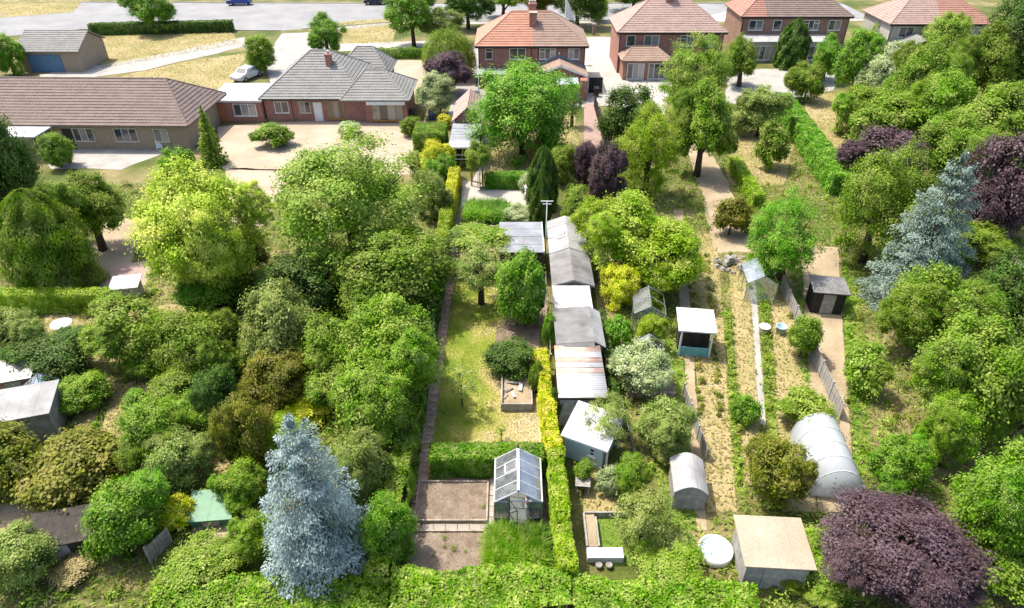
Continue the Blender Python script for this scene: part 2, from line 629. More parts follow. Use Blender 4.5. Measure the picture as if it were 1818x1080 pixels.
def round_crown(seed, n, leaf, lobes=11, clumps=11, cr=0.15, core=None, lw=0.6, spread=1.0):
    """unit crown (radius 1) of leaf clumps gathered on lobes; leaf = leaf length in units of the radius"""
    rng = np.random.default_rng(seed)
    i = np.arange(lobes) + 0.5
    z = 1 - 1.75 * i / lobes
    ph = i * 2.399963 + rng.random() * 6
    rr = np.sqrt(np.clip(1 - z * z, 0, 1))
    D = np.stack([rr * np.cos(ph), rr * np.sin(ph), z], 1) + rng.normal(size=(lobes, 3)) * 0.16
    LC = unit(D) * (0.40 + 0.32 * rng.random((lobes, 1)))
    LC[:, :2] += rng.normal(size=2) * 0.09
    LR = 0.26 + 0.26 * rng.random(lobes)
    C, TR = [], []
    for a in range(lobes):
        d = unit(rng.normal(size=(clumps, 3)) + unit(LC[a:a + 1]) * 0.9 + UP * 0.25)
        C.append(LC[a] + d * LR[a] * (0.70 + 0.38 * rng.random((clumps, 1))))
        TR.append(rng.random() * 0.5 + rng.random(clumps) * 0.5)
    C = np.vstack(C)
    TR = np.concatenate(TR)
    k = rng.integers(0, len(C), n)
    off = rng.normal(size=(n, 3)) * cr * spread * (0.6 + 0.8 * rng.random((n, 1)))
    off[:, 2] *= 0.62
    P = C[k] + off
    N = unit(UP * 0.75 + unit(P) * 0.55 + unit(off) * 0.35 + rng.normal(size=(n, 3)) * 0.45)
    ext = np.percentile(np.abs(P), 99, axis=0)
    P = P / ext
    tint = 0.42 * TR[k] + 0.42 * rng.random(n) + 0.08
    L = leaf * (0.7 + 0.6 * rng.random(n))
    T = unit(P) + rng.normal(size=(n, 3)) * 0.8 - UP * 0.3
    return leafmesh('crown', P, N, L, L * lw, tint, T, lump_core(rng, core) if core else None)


def conifer_crown(seed, whorls=17, arms=13, sprigs=34, leaf=0.16, top=0.04, power=0.95, droop=0.10, puff=False):
    """unit conifer: radius 1, z from -1 (skirt) to 1 (tip)"""
    rng = np.random.default_rng(seed)
    P, N, T, TI = [], [], [], []
    for w in range(whorls):
        f = w / (whorls - 1)
        z = -0.93 + 1.88 * f
        R = (1 - f) ** power * 0.98 + top
        m = max(4, int(arms * (0.35 + 0.65 * (1 - f))))
        for a in range(m):
            ph = 2 * math.pi * (a + rng.random() * 0.8) / m + w * 1.3
            Ra = R * (0.78 + 0.28 * rng.random())
            s = max(6, int(sprigs * (0.3 + 0.7 * (1 - f))))
            t = rng.random(s) ** 0.6
            wid = (0.23 * R * np.sqrt(np.clip(1.06 - t, 0, 1)) * (.25 + t) + 0.02) if puff else 0.17 * R * (1.15 - t) + 0.02
            side = rng.normal(size=s) * wid
            c, q = math.cos(ph), math.sin(ph)
            zz = z + 0.10 * (1 - f) - droop * 2 * (1 - f) * t + 0.07 * t * t + rng.normal(size=s) * 0.022 + (0.05 * R * (1 - (side / (wid * 1.6)) ** 2) if puff else 0)
            P.append(np.stack([Ra * t * c - side * q, Ra * t * q + side * c, zz], 1))
            sg = np.sign(side)
            T.append(np.stack([c * np.ones(s) - 0.7 * sg * q, q * np.ones(s) + 0.7 * sg * c, np.full(s, 0.05)], 1) + rng.normal(size=(s, 3)) * 0.3)
            N.append(np.stack([0.5 * c * np.ones(s), 0.5 * q * np.ones(s), np.ones(s)], 1) + rng.normal(size=(s, 3)) * 0.4)
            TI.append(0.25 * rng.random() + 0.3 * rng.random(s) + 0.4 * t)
    P, N, T = np.vstack(P), unit(np.vstack(N)), np.vstack(T)
    L = leaf * (0.7 + 0.6 * RNG.random(len(P)))
    return leafmesh('crown', P, N, L, L * 0.42, np.concatenate(TI), T)


def column_crown(seed, n, leaf, flare=0.5):
    """unit column: pointed top, upright sprays"""
    rng = np.random.default_rng(seed)
    z = rng.random(n) * 2 - 1
    R = np.clip(1 - np.clip((z - 0.1) / 0.92, 0, 1) ** 2, 0.02, 1) ** 0.6 * (0.82 + 0.18 * (z < 0.4))
    ph = rng.random(n) * 2 * math.pi
    lump = 1 + 0.09 * np.sin(5 * ph + 3 * z) + 0.08 * np.sin(9 * ph - 7 * z + 1) + 0.06 * np.sin(13 * z + 2 * ph)
    r = R * lump * (0.80 + 0.2 * rng.random(n))
    P = np.stack([r * np.cos(ph), r * np.sin(ph), z], 1)
    N = unit(np.stack([np.cos(ph), np.sin(ph), np.full(n, 0.55)], 1) + rng.normal(size=(n, 3)) * 0.4)
    T = UP + rng.normal(size=(n, 3)) * 0.45 + np.stack([np.cos(ph), np.sin(ph), 0 * ph], 1) * 0.3
    L = leaf * (0.7 + 0.6 * rng.random(n))
    tint = 0.35 + 0.25 * (lump - 1) * 8 * 0.5 + 0.4 * (rng.random(n) - 0.3)
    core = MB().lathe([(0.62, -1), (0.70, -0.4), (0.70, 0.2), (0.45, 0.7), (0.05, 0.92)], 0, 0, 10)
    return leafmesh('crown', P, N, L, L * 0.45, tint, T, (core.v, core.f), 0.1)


def weep_crown(seed, strands, per, leaf):
    rng = np.random.default_rng(seed)
    P, N, T, TI = [], [], [], []
    for s in range(strands):
        d = rng.normal(size=3)
        d[2] = abs(d[2]) * 0.9
        d /= np.linalg.norm(d)
        lump = 0.72 + 0.3 * rng.random()
        st = d * lump
        ln = 0.35 + 1.0 * rng.random() * (0.35 + st[2] * 0.6 + 0.5)
        t = rng.random(per)
        out = np.array([d[0], d[1], 0])
        p = st + out * 0.16 * np.sin(t * 2.2)[:, None] - UP * (t * ln)[:, None] + rng.normal(size=(per, 3)) * 0.035
        P.append(p)
        N.append(unit(np.array([d[0], d[1], 0.7]) + rng.normal(size=(per, 3)) * 0.45))
        T.append(-UP + out * 0.3 + rng.normal(size=(per, 3)) * 0.35)
        TI.append(0.45 * rng.random() + 0.4 * rng.random(per) + 0.1)
    P = np.vstack(P)
    P[:, 2] = np.maximum(P[:, 2], -1 + 0.1 * RNG.random(len(P)))
    L = leaf * (0.7 + 0.6 * RNG.random(len(P)))
    return leafmesh('crown', P, np.vstack(N), L, L * 0.4, np.concatenate(TI), np.vstack(T))


def open_crown(seed, n, leaf):
    """loose fruit tree crown"""
    return round_crown(seed, n, leaf, lobes=17, clumps=6, cr=0.10, spread=1.1, lw=.5)


SHAPES = {}


def shape(kind):
    if kind in SHAPES:
        return SHAPES[kind]
    base, k = kind.split('-')
    k = int(k)
    if base == 'big':        # 4 to 6 m radius
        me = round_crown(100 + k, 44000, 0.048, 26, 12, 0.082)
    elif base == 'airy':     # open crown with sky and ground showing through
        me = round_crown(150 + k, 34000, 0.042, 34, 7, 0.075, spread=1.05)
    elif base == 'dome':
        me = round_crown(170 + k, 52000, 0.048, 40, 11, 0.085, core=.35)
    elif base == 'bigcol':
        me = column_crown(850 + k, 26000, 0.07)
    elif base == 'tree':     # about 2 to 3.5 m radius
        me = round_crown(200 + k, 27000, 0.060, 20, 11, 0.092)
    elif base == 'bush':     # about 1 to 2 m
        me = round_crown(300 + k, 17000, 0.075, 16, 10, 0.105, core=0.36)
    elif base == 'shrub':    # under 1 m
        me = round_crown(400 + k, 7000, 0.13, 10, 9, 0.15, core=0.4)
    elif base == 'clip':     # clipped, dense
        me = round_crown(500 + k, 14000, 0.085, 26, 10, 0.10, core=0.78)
    elif base == 'fruit':
        me = open_crown(600 + k, 7500, 0.075)
    elif base == 'spruce':
        me = conifer_crown(700 + k, 15, 12, 470, 0.043, power=.56, puff=True, droop=.13)
    elif base == 'cone':
        me = conifer_crown(720 + k, 15, 12, 30, 0.18, power=0.8)
    elif base == 'column':
        me = column_crown(800 + k, 9000, 0.16)
    elif base == 'weep':
        me = weep_crown(900 + k, 900, 44, 0.06)
    elif base == 'sapling':
        me = round_crown(950 + k, 800, 0.12, 14, 3, 0.10)
    SHAPES[kind] = me
    return me


def meshcopy(me, mat):
    key = (me.name, mat)
    if key not in SHAPES:
        if not me.materials:
            me.materials.append(MATS[mat])
            SHAPES[key] = me
        elif me.materials[0] == MATS[mat]:
            SHAPES[key] = me
        else:
            c = me.copy()
            c.materials.clear()
            c.materials.append(MATS[mat])
            SHAPES[key] = c
    return SHAPES[key]


def trunk_mesh(rng, r, zb, h, thin=1.0, nl=6):
    mb = MB()
    zc = zb + h * 0.5
    r0 = max(0.03, min(0.28, 0.045 * (zb + h))) * thin
    lean = (rng.uniform(-0.08, 0.08) * r, rng.uniform(-0.08, 0.08) * r)
    mb.tube([(0, 0, -0.05), (lean[0] * .4, lean[1] * .4, max(zb, zc * 0.4)), (lean[0], lean[1], zc), (lean[0], lean[1], zb + h * 0.8)],
            [r0 * 1.25, r0 * 0.95, r0 * 0.6, r0 * 0.2], 7)
    for k in range(nl):
        a = 2 * math.pi * (k + rng.random() * 0.7) / nl
        s = max(zb, zc * 0.4) * rng.uniform(0.85, 1.1) + rng.uniform(0, 0.18) * h
        e = (math.cos(a) * r * rng.uniform(.5, .8), math.sin(a) * r * rng.uniform(.5, .8), zb + h * rng.uniform(0.35, 0.8))
        m_ = ((lean[0] + e[0]) * .42, (lean[1] + e[1]) * .42, s + (e[2] - s) * 0.55)
        mb.tube([(lean[0] * .4, lean[1] * .4, s), m_, e], [r0 * 0.55, r0 * 0.36, r0 * 0.1], 5)
    return mb


def plant(name, kind, mat, X, Y, r, h, zb, label, cat, group=None, ry=None, z0=0.0, trunk=True, thin=None):
    """a tree, conifer, bush or shrub: crown and trunk or stem under one Empty at its foot"""
    rng = random.Random(hash((round(X, 2), round(Y, 2))) & 0xffff)
    root = thing(name, label, cat, (X, Y, z0), 0, group)
    tree = zb > 0.5 or kind.split('-')[0] in ('big', 'dome', 'airy', 'bigcol', 'tree', 'fruit', 'spruce', 'cone', 'weep', 'column', 'sapling')
    c = link('crown' if tree else 'foliage', meshcopy(shape(kind), mat), None, root)
    c.location = (0, 0, zb + h / 2)
    k_ = 1 if ry else rng.uniform(.9, 1.1)
    c.scale = (r * k_, ry or r / k_, h / 2)
    c.rotation_euler = (0, 0, rng.random() * 6.28 if not ry else 0)
    base = kind.split('-')[0]
    if base in ('bush', 'tree', 'big', 'shrub') and not ry:
        c.scale = [q * .93 for q in c.scale]
        for e_ in range(3 if base != 'shrub' else 2):
            a_, q_ = rng.random() * 6.28, rng.uniform(.32, .58)
            f_ = link(c.name.split('.')[0], meshcopy(shape(base + '-' + str(rng.randint(1, 3))), mat), None, root)
            f_.scale = (r * q_, r * q_ * rng.uniform(.8, 1.1), h / 2 * q_ * rng.uniform(.85, 1.15))
            hz_ = rng.uniform(.35, .8) if zb > .5 else rng.uniform(.28, .75)
            f_.location = (math.cos(a_) * r * (1 - q_) * 1.35, math.sin(a_) * r * (1 - q_) * 1.2, zb + h * hz_ if zb + h * hz_ > h / 2 * q_ * 1.1 else h / 2 * q_)
            f_.rotation_euler = (rng.uniform(-.3, .3), rng.uniform(-.3, .3), a_)
    if trunk:
        trunk_mesh(rng, r, zb, h, thin or (1.0 if tree else 0.55), 0 if base in ('spruce', 'cone', 'column', 'bigcol') else 6).build('trunk' if tree else 'stem', 'bark', root, True)
    return root


def P_(name, kind, mat, box, zb, label, cat='tree', group=None, thin=None):
    X, Y, r, h = fit(*box, zb)
    return plant(name, kind, mat, X, Y, r, h, zb, label, cat, group, thin=thin)


def bump3(p):
    x, y, z = p[:, 0], p[:, 1], p[:, 2]
    return (np.sin(x * 3.1 + 1.3 * np.sin(y * 2.3)) + np.sin(y * 3.7 + 1.1 * np.sin(z * 2.9 + x)) + np.sin(z * 4.3 + x * 1.7 + y * 2.1)
            + 0.7 * np.sin(x * 7.9 + y * 6.3 + z * 5.1)) / 3.7


def hedge(name, label, mat, pts, width, height, dens=260, leaf=0.09, lw=0.6, amp=0.07, upright=0.0, cat='hedge', taper=0.92, wob=0.0, group=None, edges=None):
    """clipped hedge along a line of ground points (world xy); foliage is one mesh of leaves round an inner body"""
    o = Vector((sum(p[0] for p in pts) / len(pts), sum(p[1] for p in pts) / len(pts), 0))
    root = thing(name, label, cat, o, 0, group)
    rng = np.random.default_rng(int(abs(pts[0][0] * 100 + pts[0][1] * 37)))
    A, NN, Q, core_v, core_f = [], [], [], [], []
    ns = len(pts)
    for s in range(ns - 1):
        a = np.array(pts[s]) - (o.x, o.y)
        b_ = np.array(pts[s + 1]) - (o.x, o.y)
        d = b_ - a
        ln = np.linalg.norm(d)
        d = d / ln
        nrm = np.array([-d[1], d[0]])
        w = width / 2
        faces = [('t', ln * width), ('l', ln * height), ('r', ln * height)]
        if s == 0:
            faces.append(('a', width * height))
        if s == ns - 2:
            faces.append(('b', width * height))
        for fc, area in faces:
            n = int(area * dens)
            u, v = rng.random(n), rng.random(n)
            if fc == 't':
                off, zz, nv = (v * 2 - 1) * w * taper, np.full(n, height), (0, 0, 1)
                al = u * ln
            elif fc in 'lr':
                sg = 1 if fc == 'l' else -1
                zz = v * height
                off = sg * w * (1 - (1 - taper) * v)
                off = off * np.ones(n)
                nv = (nrm[0] * sg, nrm[1] * sg, 0.25)
                al = u * ln
            else:
                al = np.full(n, 0.0 if fc == 'a' else ln)
                off, zz = (u * 2 - 1) * w, v * height
                sg = -1 if fc == 'a' else 1
                nv = (d[0] * sg, d[1] * sg, 0.25)
            p = np.stack([a[0] + d[0] * al + nrm[0] * off, a[1] + d[1] * al + nrm[1] * off, zz], 1)
            A.append(p)
            NN.append(np.tile(nv, (n, 1)))
        k = len(core_v)
        ins = amp + wob + .05
        i = max(.3, 1 - ins / w)
        for (q, e) in ((a, 0), (b_, 1)):
            for sg in (-1, 1):
                for z in (0, height - ins):
                    ee = d * (ins if e == 0 else -ins)*(1 if (s == 0 and e == 0) or (s == ns - 2 and e == 1) else 0)
                    core_v.append((q[0] + nrm[0] * sg * w * i * (taper if z else 1) + ee[0], q[1] + nrm[1] * sg * w * i * (taper if z else 1) + ee[1], z))
        core_f += [(k + 0, k + 1, k + 5, k + 4), (k + 2, k + 6, k + 7, k + 3), (k + 1, k + 3, k + 7, k + 5), (k + 0, k + 2, k + 3, k + 1), (k + 4, k + 5, k + 7, k + 6)]
    Pn, N = np.vstack(A), unit(np.vstack(NN).astype(float))
    n = len(Pn)
    bmp = bump3(Pn + np.array([o.x, o.y, 0]))
    Pn = Pn + N * (bmp * amp + rng.normal(size=n) * 0.02 + wob * bump3((Pn + np.array([o.x, o.y, 0])) * 0.35))[:, None]
    Pn[:, 2] = np.maximum(Pn[:, 2], 0.02)
    Nl = unit(N * 0.8 + UP * 0.4 + rng.normal(size=(n, 3)) * 0.5)
    T = rng.normal(size=(n, 3)) + UP * upright * 2 + N * upright
    L = leaf * (0.7 + 0.7 * rng.random(n))
    tint = 0.40 + 0.20 * bmp + 0.5 * (rng.random(n) - 0.45)
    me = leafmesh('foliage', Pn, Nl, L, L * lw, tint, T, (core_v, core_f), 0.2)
    link('foliage', me, mat, root)
    st = MB()
    for s in range(ns - 1):
        ln = math.dist(pts[s], pts[s + 1])
        for k in range(max(2, int(ln / 0.8))):
            t = (k + 0.5) / max(2, int(ln / 0.8))
            x = pts[s][0] + (pts[s + 1][0] - pts[s][0]) * t - o.x
            y = pts[s][1] + (pts[s + 1][1] - pts[s][1]) * t - o.y
            st.tube([(x, y, -0.03), (x + .03, y, height * .4), (x, y + .04, height * .8)], [.035, .028, .01], 5)
    st.build('stem', 'bark', root)
    return root


def blades(name, mat, polys, n, hgt, wid, spread=0.5, zbase=0.0, excl=None):
    """upright blades over ground polygons (world xy lists)"""
    rng = np.random.default_rng(len(name) * 31 + n)
    A = []
    areas = []
    for pl in polys:
        pl = np.array(pl)
        areas.append((np.ptp(pl[:, 0])) * (np.ptp(pl[:, 1])))
    tot = sum(areas)
    for pl, ar in zip(polys, areas):
        pl = np.array(pl)
        m = int(n * ar / tot)
        q = rng.random((m, 2)) * np.ptp(pl, axis=0) + pl.min(0)
        q = q[inside(q, pl)]
        for ex in (excl or ()):
            q = q[~inside(q, np.array(ex))]
        A.append(q)
    q = np.vstack(A)
    m = len(q)
    h = hgt * (0.5 + rng.random(m))
    P = np.stack([q[:, 0], q[:, 1], zbase + h * 0.42], 1)
    T = UP + rng.normal(size=(m, 3)) * spread
    N = unit(np.stack([rng.normal(size=m) * .7, rng.normal(size=m) * .7 - .3, 0.9 + rng.random(m)], 1))
    t = 0.45 + 0.35 * bump3(P * 0.5) + 0.5 * (rng.random(m) - 0.5)
    return leafmesh(name, P, N, h, wid * (0.6 + 0.8 * rng.random(m)), t, T)


def inside(q, pl):
    x, y = q[:, 0], q[:, 1]
    r = np.zeros(len(q), bool)
    n = len(pl)
    j = n - 1
    for i in range(n):
        xi, yi = pl[i]
        xj, yj = pl[j]
        c = ((yi > y) != (yj > y)) & (x < (xj - xi) * (y - yi) / (yj - yi + 1e-12) + xi)
        r ^= c
        j = i
    return r


SHEETS = []


def sheet(name, mat, pix, layer, world_pts=False, kind='structure', sub=6, jit=0.25):
    """flat piece of the setting, its outline given in pixels of the photograph and laid on the ground, edges slightly uneven"""
    pts = pix if world_pts else [G(*p) for p in pix]
    SHEETS.append((mat, pts))
    out = []
    n = len(pts)
    rng = random.Random(layer * 97 + n + int(pts[0][0] * 10))
    for i in range(n):
        a, b_ = pts[i], pts[(i + 1) % n]
        ln = math.dist(a, b_)
        k = max(1, min(sub, int(ln / 1.5)))
        for t in range(k):
            f = t / k
            x, y = a[0] + (b_[0] - a[0]) * f, a[1] + (b_[1] - a[1]) * f
            if t and jit:
                x += rng.uniform(-jit, jit)
                y += rng.uniform(-jit, jit)
            out.append((x, y))
    me = bpy.data.meshes.new(name)
    z = 0.004 * layer
    me.from_pydata([(x, y, z) for x, y in out], [], [tuple(range(len(out)))])
    me.update()
    if me.polygons[0].normal.z < 0:
        me.flip_normals()
    o = link(name, me, mat)
    if kind:
        o['kind'] = kind
    return o


# ------------------------------------------------------------------ building helpers
def tiles(name, mat, poly, parent, gauge=0.36, wid=0.33, lift=0.05):
    """overlapping roof tiles over a planar convex slope; poly[0]-poly[1] is the eave"""
    P0, P1 = Vector(poly[0]), Vector(poly[1])
    u = (P1 - P0).normalized()
    nrm = u.cross(Vector(poly[2]) - P0).normalized()
    if nrm.z < 0:
        nrm = -nrm
    v = nrm.cross(u)
    if v.z < 0:
        v = -v
    q = [((Vector(p) - P0).dot(u), (Vector(p) - P0).dot(v)) for p in poly]
    vmax = max(b_ for a, b_ in q)
    mb = MB()
    row = 0
    v0 = 0.0
    rng = random.Random(int(P0.x * 13 + P0.y * 7))
    while v0 < vmax - 0.05:
        vm = min(v0 + gauge * 0.5, vmax - 0.01)
        xs = []
        n = len(q)
        for i in range(n):
            (a0, b0), (a1, b1) = q[i], q[(i + 1) % n]
            if (b0 - vm) * (b1 - vm) < 0:
                xs.append(a0 + (a1 - a0) * (vm - b0) / (b1 - b0))
        if len(xs) >= 2:
            ua, ub = min(xs), max(xs)
            x = ua - (wid * 0.5 if row % 2 else 0)
            while x < ub - 0.02:
                a, b_ = max(x, ua) + 0.006, min(x + wid, ub) - 0.006
                if b_ - a > 0.03:
                    j = rng.uniform(-0.006, 0.008)
                    lo, hi = v0 - 0.03, min(v0 + gauge + 0.02, vmax)
                    c = [P0 + u * a + v * lo + nrm * (lift + 0.012 + j), P0 + u * b_ + v * lo + nrm * (lift + 0.012 + j),
                         P0 + u * b_ + v * hi + nrm * 0.010, P0 + u * a + v * hi + nrm * 0.010,
                         P0 + u * a + v * lo + nrm * 0.004, P0 + u * b_ + v * lo + nrm * 0.004]
                    mb.add(c, [(0, 1, 2, 3), (4, 5, 1, 0), (4, 0, 3), (5, 2, 1)])
                x += wid
        row += 1
        v0 += gauge
    o = mb.build(name, mat, parent)
    o['kind'] = 'stuff'
    return o


def cap_line(mb, a, b_, r=0.11):
    ln = (Vector(b_) - Vector(a)).length
    k = max(2, int(ln / 0.45))
    for i in range(k):
        p = Vector(a).lerp(Vector(b_), i / k)
        q = Vector(a).lerp(Vector(b_), (i + 1.08) / k)
        mb.tube([p, q], [r, r * 0.88], 6)


def hip_roof(root, x0, x1, y0, y1, z0, rx0, rx1, ry, zr, mats, over=0.0, split=None, capmat=None, labels=None):
    """hipped roof, ridge along x from rx0 to rx1 at (ry, zr). mats: one or two tile colours (divided at x = split)"""
    A, B, C, D = (x0, y0, z0), (x1, y0, z0), (x1, y1, z0), (x0, y1, z0)
    R0, R1 = (rx0, ry, zr), (rx1, ry, zr)
    rb = MB().add([A, B, C, D, R0, R1, (x0, y0, z0 - .12), (x1, y0, z0 - .12), (x1, y1, z0 - .12), (x0, y1, z0 - .12)],
                  [(0, 1, 5, 4), (1, 2, 5), (2, 3, 4, 5), (3, 0, 4), (6, 7, 1, 0), (7, 8, 2, 1), (8, 9, 3, 2), (9, 6, 0, 3), (9, 8, 7, 6)])
    roof = rb.build('roof', mats[0], root)
    if split is None:
        tiles('roof_tiles', mats[0], [A, B, R1, R0], roof)
        tiles('roof_tiles', mats[0], [B, C, R1], roof)
        tiles('roof_tiles', mats[0], [C, D, R0, R1], roof)
        tiles('roof_tiles', mats[0], [D, A, R0], roof)
    else:
        E0, E1, S = (split, y0, z0), (split, y1, z0), (split, ry, zr)
        for i, pl in enumerate(([A, E0, S, R0], [E1, D, R0, S], [D, A, R0])):
            tiles('roof_tiles', mats[0], pl, roof)
        for i, pl in enumerate(([E0, B, R1, S], [C, E1, S, R1], [B, C, R1])):
            tiles('roof_tiles', mats[1], pl, roof)
    cp = MB()
    for a, b_ in ((A, R0), (D, R0)):
        cap_line(cp, a, b_)
    if rx1 - rx0 > 0.3:
        cap_line(cp, R0, R1)
    cp.build('hip_tiles', capmat or mats[0], roof)
    cp = MB()
    for a, b_ in ((B, R1), (C, R1)):
        cap_line(cp, a, b_)
    cp.build('hip_tiles', (mats[-1]), roof)
    return roof


def gable_roof(root, x0, x1, y0, y1, z0, zr, mat, axis='y', rid=None, tile=True, th=0.06, name='roof'):
    """pitched roof; ridge along axis"""
    if axis == 'y':
        m = rid if rid is not None else (x0 + x1) / 2
        A, B, C, D = (x0, y0, z0), (x1, y0, z0), (x1, y1, z0), (x0, y1, z0)
        R0, R1 = (m, y0, zr), (m, y1, zr)
        L, Rr = [D, A, R0, R1], [B, C, R1, R0]
    else:
        m = rid if rid is not None else (y0 + y1) / 2
        A, B, C, D = (x0, y0, z0), (x1, y0, z0), (x1, y1, z0), (x0, y1, z0)
        R0, R1 = (x0, m, zr), (x1, m, zr)
        L, Rr = [A, B, R1, R0], [C, D, R0, R1]
    mb = MB()
    for pl in (L, Rr):
        mb.hexa([(p[0], p[1], p[2] - th) for p in pl], pl)
    roof = mb.build(name, mat, root)
    if tile:
        tiles('roof_tiles', mat, L, roof)
        tiles('roof_tiles', mat, Rr, roof)
        cp = MB()
        cap_line(cp, R0, R1, 0.09)
        cp.build('ridge_tiles', mat, roof)
    return roof


def window(root, x, y, z, w, h, lights=2, mat='white_paint', name='window', tops=(), side='y'):
    """framed window on a wall facing -y at local (x left, y wall face, z sill); each light has its own pane"""
    fr = MB()
    t = 0.07
    d0, d1 = y - 0.05, y + 0.05
    fr.box(x, x + w, d0, d1, z, z + t)
    fr.box(x, x + w, d0, d1, z + h - t, z + h)
    fr.box(x, x + t, d0, d1, z + t, z + h - t)
    fr.box(x + w - t, x + w, d0, d1, z + t, z + h - t)
    lw = (w - t) / lights
    for i in range(1, lights):
        fr.box(x + lw * i, x + lw * i + t, d0, d1, z + t, z + h - t)
    for i in tops:
        fr.box(x + lw * i + t, x + lw * (i + 1), d0, d1, z + h * 0.66, z + h * 0.66 + t)
    fr.box(x - 0.06, x + w + 0.06, d0 - 0.07, d0 - .002, z - 0.05, z + 0.02)
    f = fr.build(name, mat, root)
    for i in range(lights):
        MB().box(x + lw * i + t, x + lw * (i + 1), y - 0.022, y - 0.008, z + t, z + h - t).build('pane', 'window_glass', f)
    return f


def door(root, x, y, z, w, h, mat, name='door'):
    mb = MB().box(x, x + w, y - 0.05, y - 0.004, z, z + h)
    for i in range(2):
        mb.box(x + w * (0.12 + 0.44 * i), x + w * (0.44 + 0.44 * i), y - 0.07, y - 0.051, z + 0.15, z + h * 0.45)
        mb.box(x + w * (0.12 + 0.44 * i), x + w * (0.44 + 0.44 * i), y - 0.07, y - 0.051, z + h * .52, z + h * 0.93)
    d = mb.build(name, mat, root)
    MB().box(x + w * 0.86, x + w * 0.93, y - 0.10, y - 0.071, z + h * 0.46, z + h * 0.50).build('handle', 'grey_metal', d)
    return d


def chimney(root, x0, x1, y0, y1, z0, z1, pots=2, flash=True, mat='brick_red'):
    c = MB().box(x0, x1, y0, y1, z0, z1).box(x0 - .06, x1 + .06, y0 - .06, y1 + .06, z1 + .002, z1 + 0.12).build('chimney', mat, root)
    for i in range(pots):
        px = x0 + (x1 - x0) * (i + 0.5) / pots
        MB().lathe([(0.13, z1 + .122), (0.11, z1 + 0.35), (0.14, z1 + 0.38), (0.14, z1 + 0.45)], px, (y0 + y1) / 2, 10).build('chimney_pot', 'cream', c)
    if flash:
        MB().box(x0 - .16, x0 - .005, y0 - .05, y1, z0 + .25, z0 + 0.62).build('flashing', 'white_paint', c)
        MB().box(x1 + .005, x1 + .16, y0 - .05, y1, z0 + .25, z0 + 0.62).build('flashing', 'white_paint', c)
        MB().box(x0 - .02, x1 + .02, y0 - .03, y0 - .004, z0 - 0.1, z0 + 0.45).build('flashing', 'lead', c)
    return c


def gutter(root, x0, x1, y, z, mat='black_plastic', drops=()):
    mb = MB().tube([(x0, y, z), (x1, y, z)], 0.06, 6)
    for x in drops:
        mb.tube([(x, y, z), (x, y + .25, z - .3), (x, y + .27, 0.05)], 0.035, 5)
    return mb.build('gutter', mat, root)

# ================================================================== THE SETTING
g = sheet('ground', 'ground', [(-2500, -300), (2500, -300), (2500, 3500), (-2500, 3500)], 0, True, sub=1, jit=0)
# the long garden
sheet('lawn', 'lawn', [(-3.95, 23.0), (1.45, 23.0), (1.6, 33.0), (-0.2, 34.2), (1.4, 38.6), (-3.95, 39.5)], 2, True, jit=0.06)
sheet('patio', 'pale_concrete', [(-4.2, 50.6), (1.3, 50.6), (1.5, 53.6), (-4.3, 55.8)], 3, True, jit=0.05)
sheet('lawn', 'straw', [(-2.9, 55.3), (2.0, 55.3), (6.6, 60.0), (6.9, 75.5), (-2.4, 73.0)], 2, True, jit=0.3)
sheet('path', 'concrete', [(-3.5, 55.7), (-2.6, 55.4), (-2.0, 60.0), (-2.2, 66.0), (-3.2, 66), (-2.8, 60)], 4, True, jit=0.08)
sheet('path', 'soil', [(-4.75, 37.4), (-3.9, 37.4), (-3.85, 50.6), (-4.6, 50.6)], 3, True, jit=0.06)
sheet('soil_bed', 'soil', [(-5.6, 15.5), (-4.55, 15.5), (-4.55, 38), (-5.6, 38)], 1, True, jit=0.1)
sheet('soil_bed', 'soil', [(-0.95, 29.9), (1.5, 29.9), (1.75, 34.0), (-0.95, 34.0)], 4, True, jit=0.05)
sheet('soil_bed', 'soil', [(-0.4, 34.0), (2.2, 34.0), (2.3, 38.5), (-0.2, 38.5)], 3, True, jit=0.15)
sheet('soil_bed', 'soil', [(-4.55, 15.0), (2.4, 15.0), (2.4, 23.0), (-4.55, 23.0)], 2, True, jit=0.05)
sheet('soil_bed', 'soil', [(-3.6, 43.5), (2.2, 43.5), (2.2, 50.6), (-3.6, 50.6)], 1, True, jit=0.1)
sheet('patio', 'concrete', [(-4.4, 75.5), (9.2, 75.5), (9.2, 83.0), (-4.4, 83.0)], 3, True, jit=0.05)
# drives and roads
sheet('driveway', 'pale_concrete', [(9.0, 76.0), (13.2, 76.0), (16.5, 92), (16.5, 108), (9.0, 108)], 2, True, jit=0.05)
sheet('driveway', 'concrete', [(-7.0, 70.5), (-4.4, 70.5), (-4.4, 100), (-6.6, 106)], 2, True, jit=0.05)
sheet('road', 'asphalt', [(-180, 113), (-62, 113), (-36, 112), (-20, 118), (60, 121), (60, 133), (-30, 133), (-80, 134), (-180, 134)], 2, True, jit=0)
sheet('road', 'asphalt', [(-180, 96), (-96, 98), (-68, 113.0), (-78, 120), (-180, 120)], 3, True, jit=0.05)
sheet('pavement', 'concrete', [G(470, 100), G(500, 60), G(600, 55), G(600, 75), G(520, 130), G(480, 150)], 4, True, jit=0.05)
sheet('grass_verge', 'straw', [(610, 78), (700, 78), (705, 32), (600, 40)], 3)
sheet('grass_verge', 'straw', [(180, 122), (430, 78), (410, 58), (170, 58)], 3)
sheet('grass_verge', 'straw', [(150, 190), (395, 180), (440, 95), (330, 110), (150, 150)], 3)
sheet('grass_verge', 'straw', [(0, 32), (130, 22), (150, 0), (0, 0)], 5)
sheet('path', 'concrete', [(70, 150), (260, 125), (440, 82), (435, 66), (250, 104), (70, 133)], 5)
sheet('yard', 'gravel', [(395, 300), (735, 310), (750, 215), (690, 205), (385, 225)], 2)
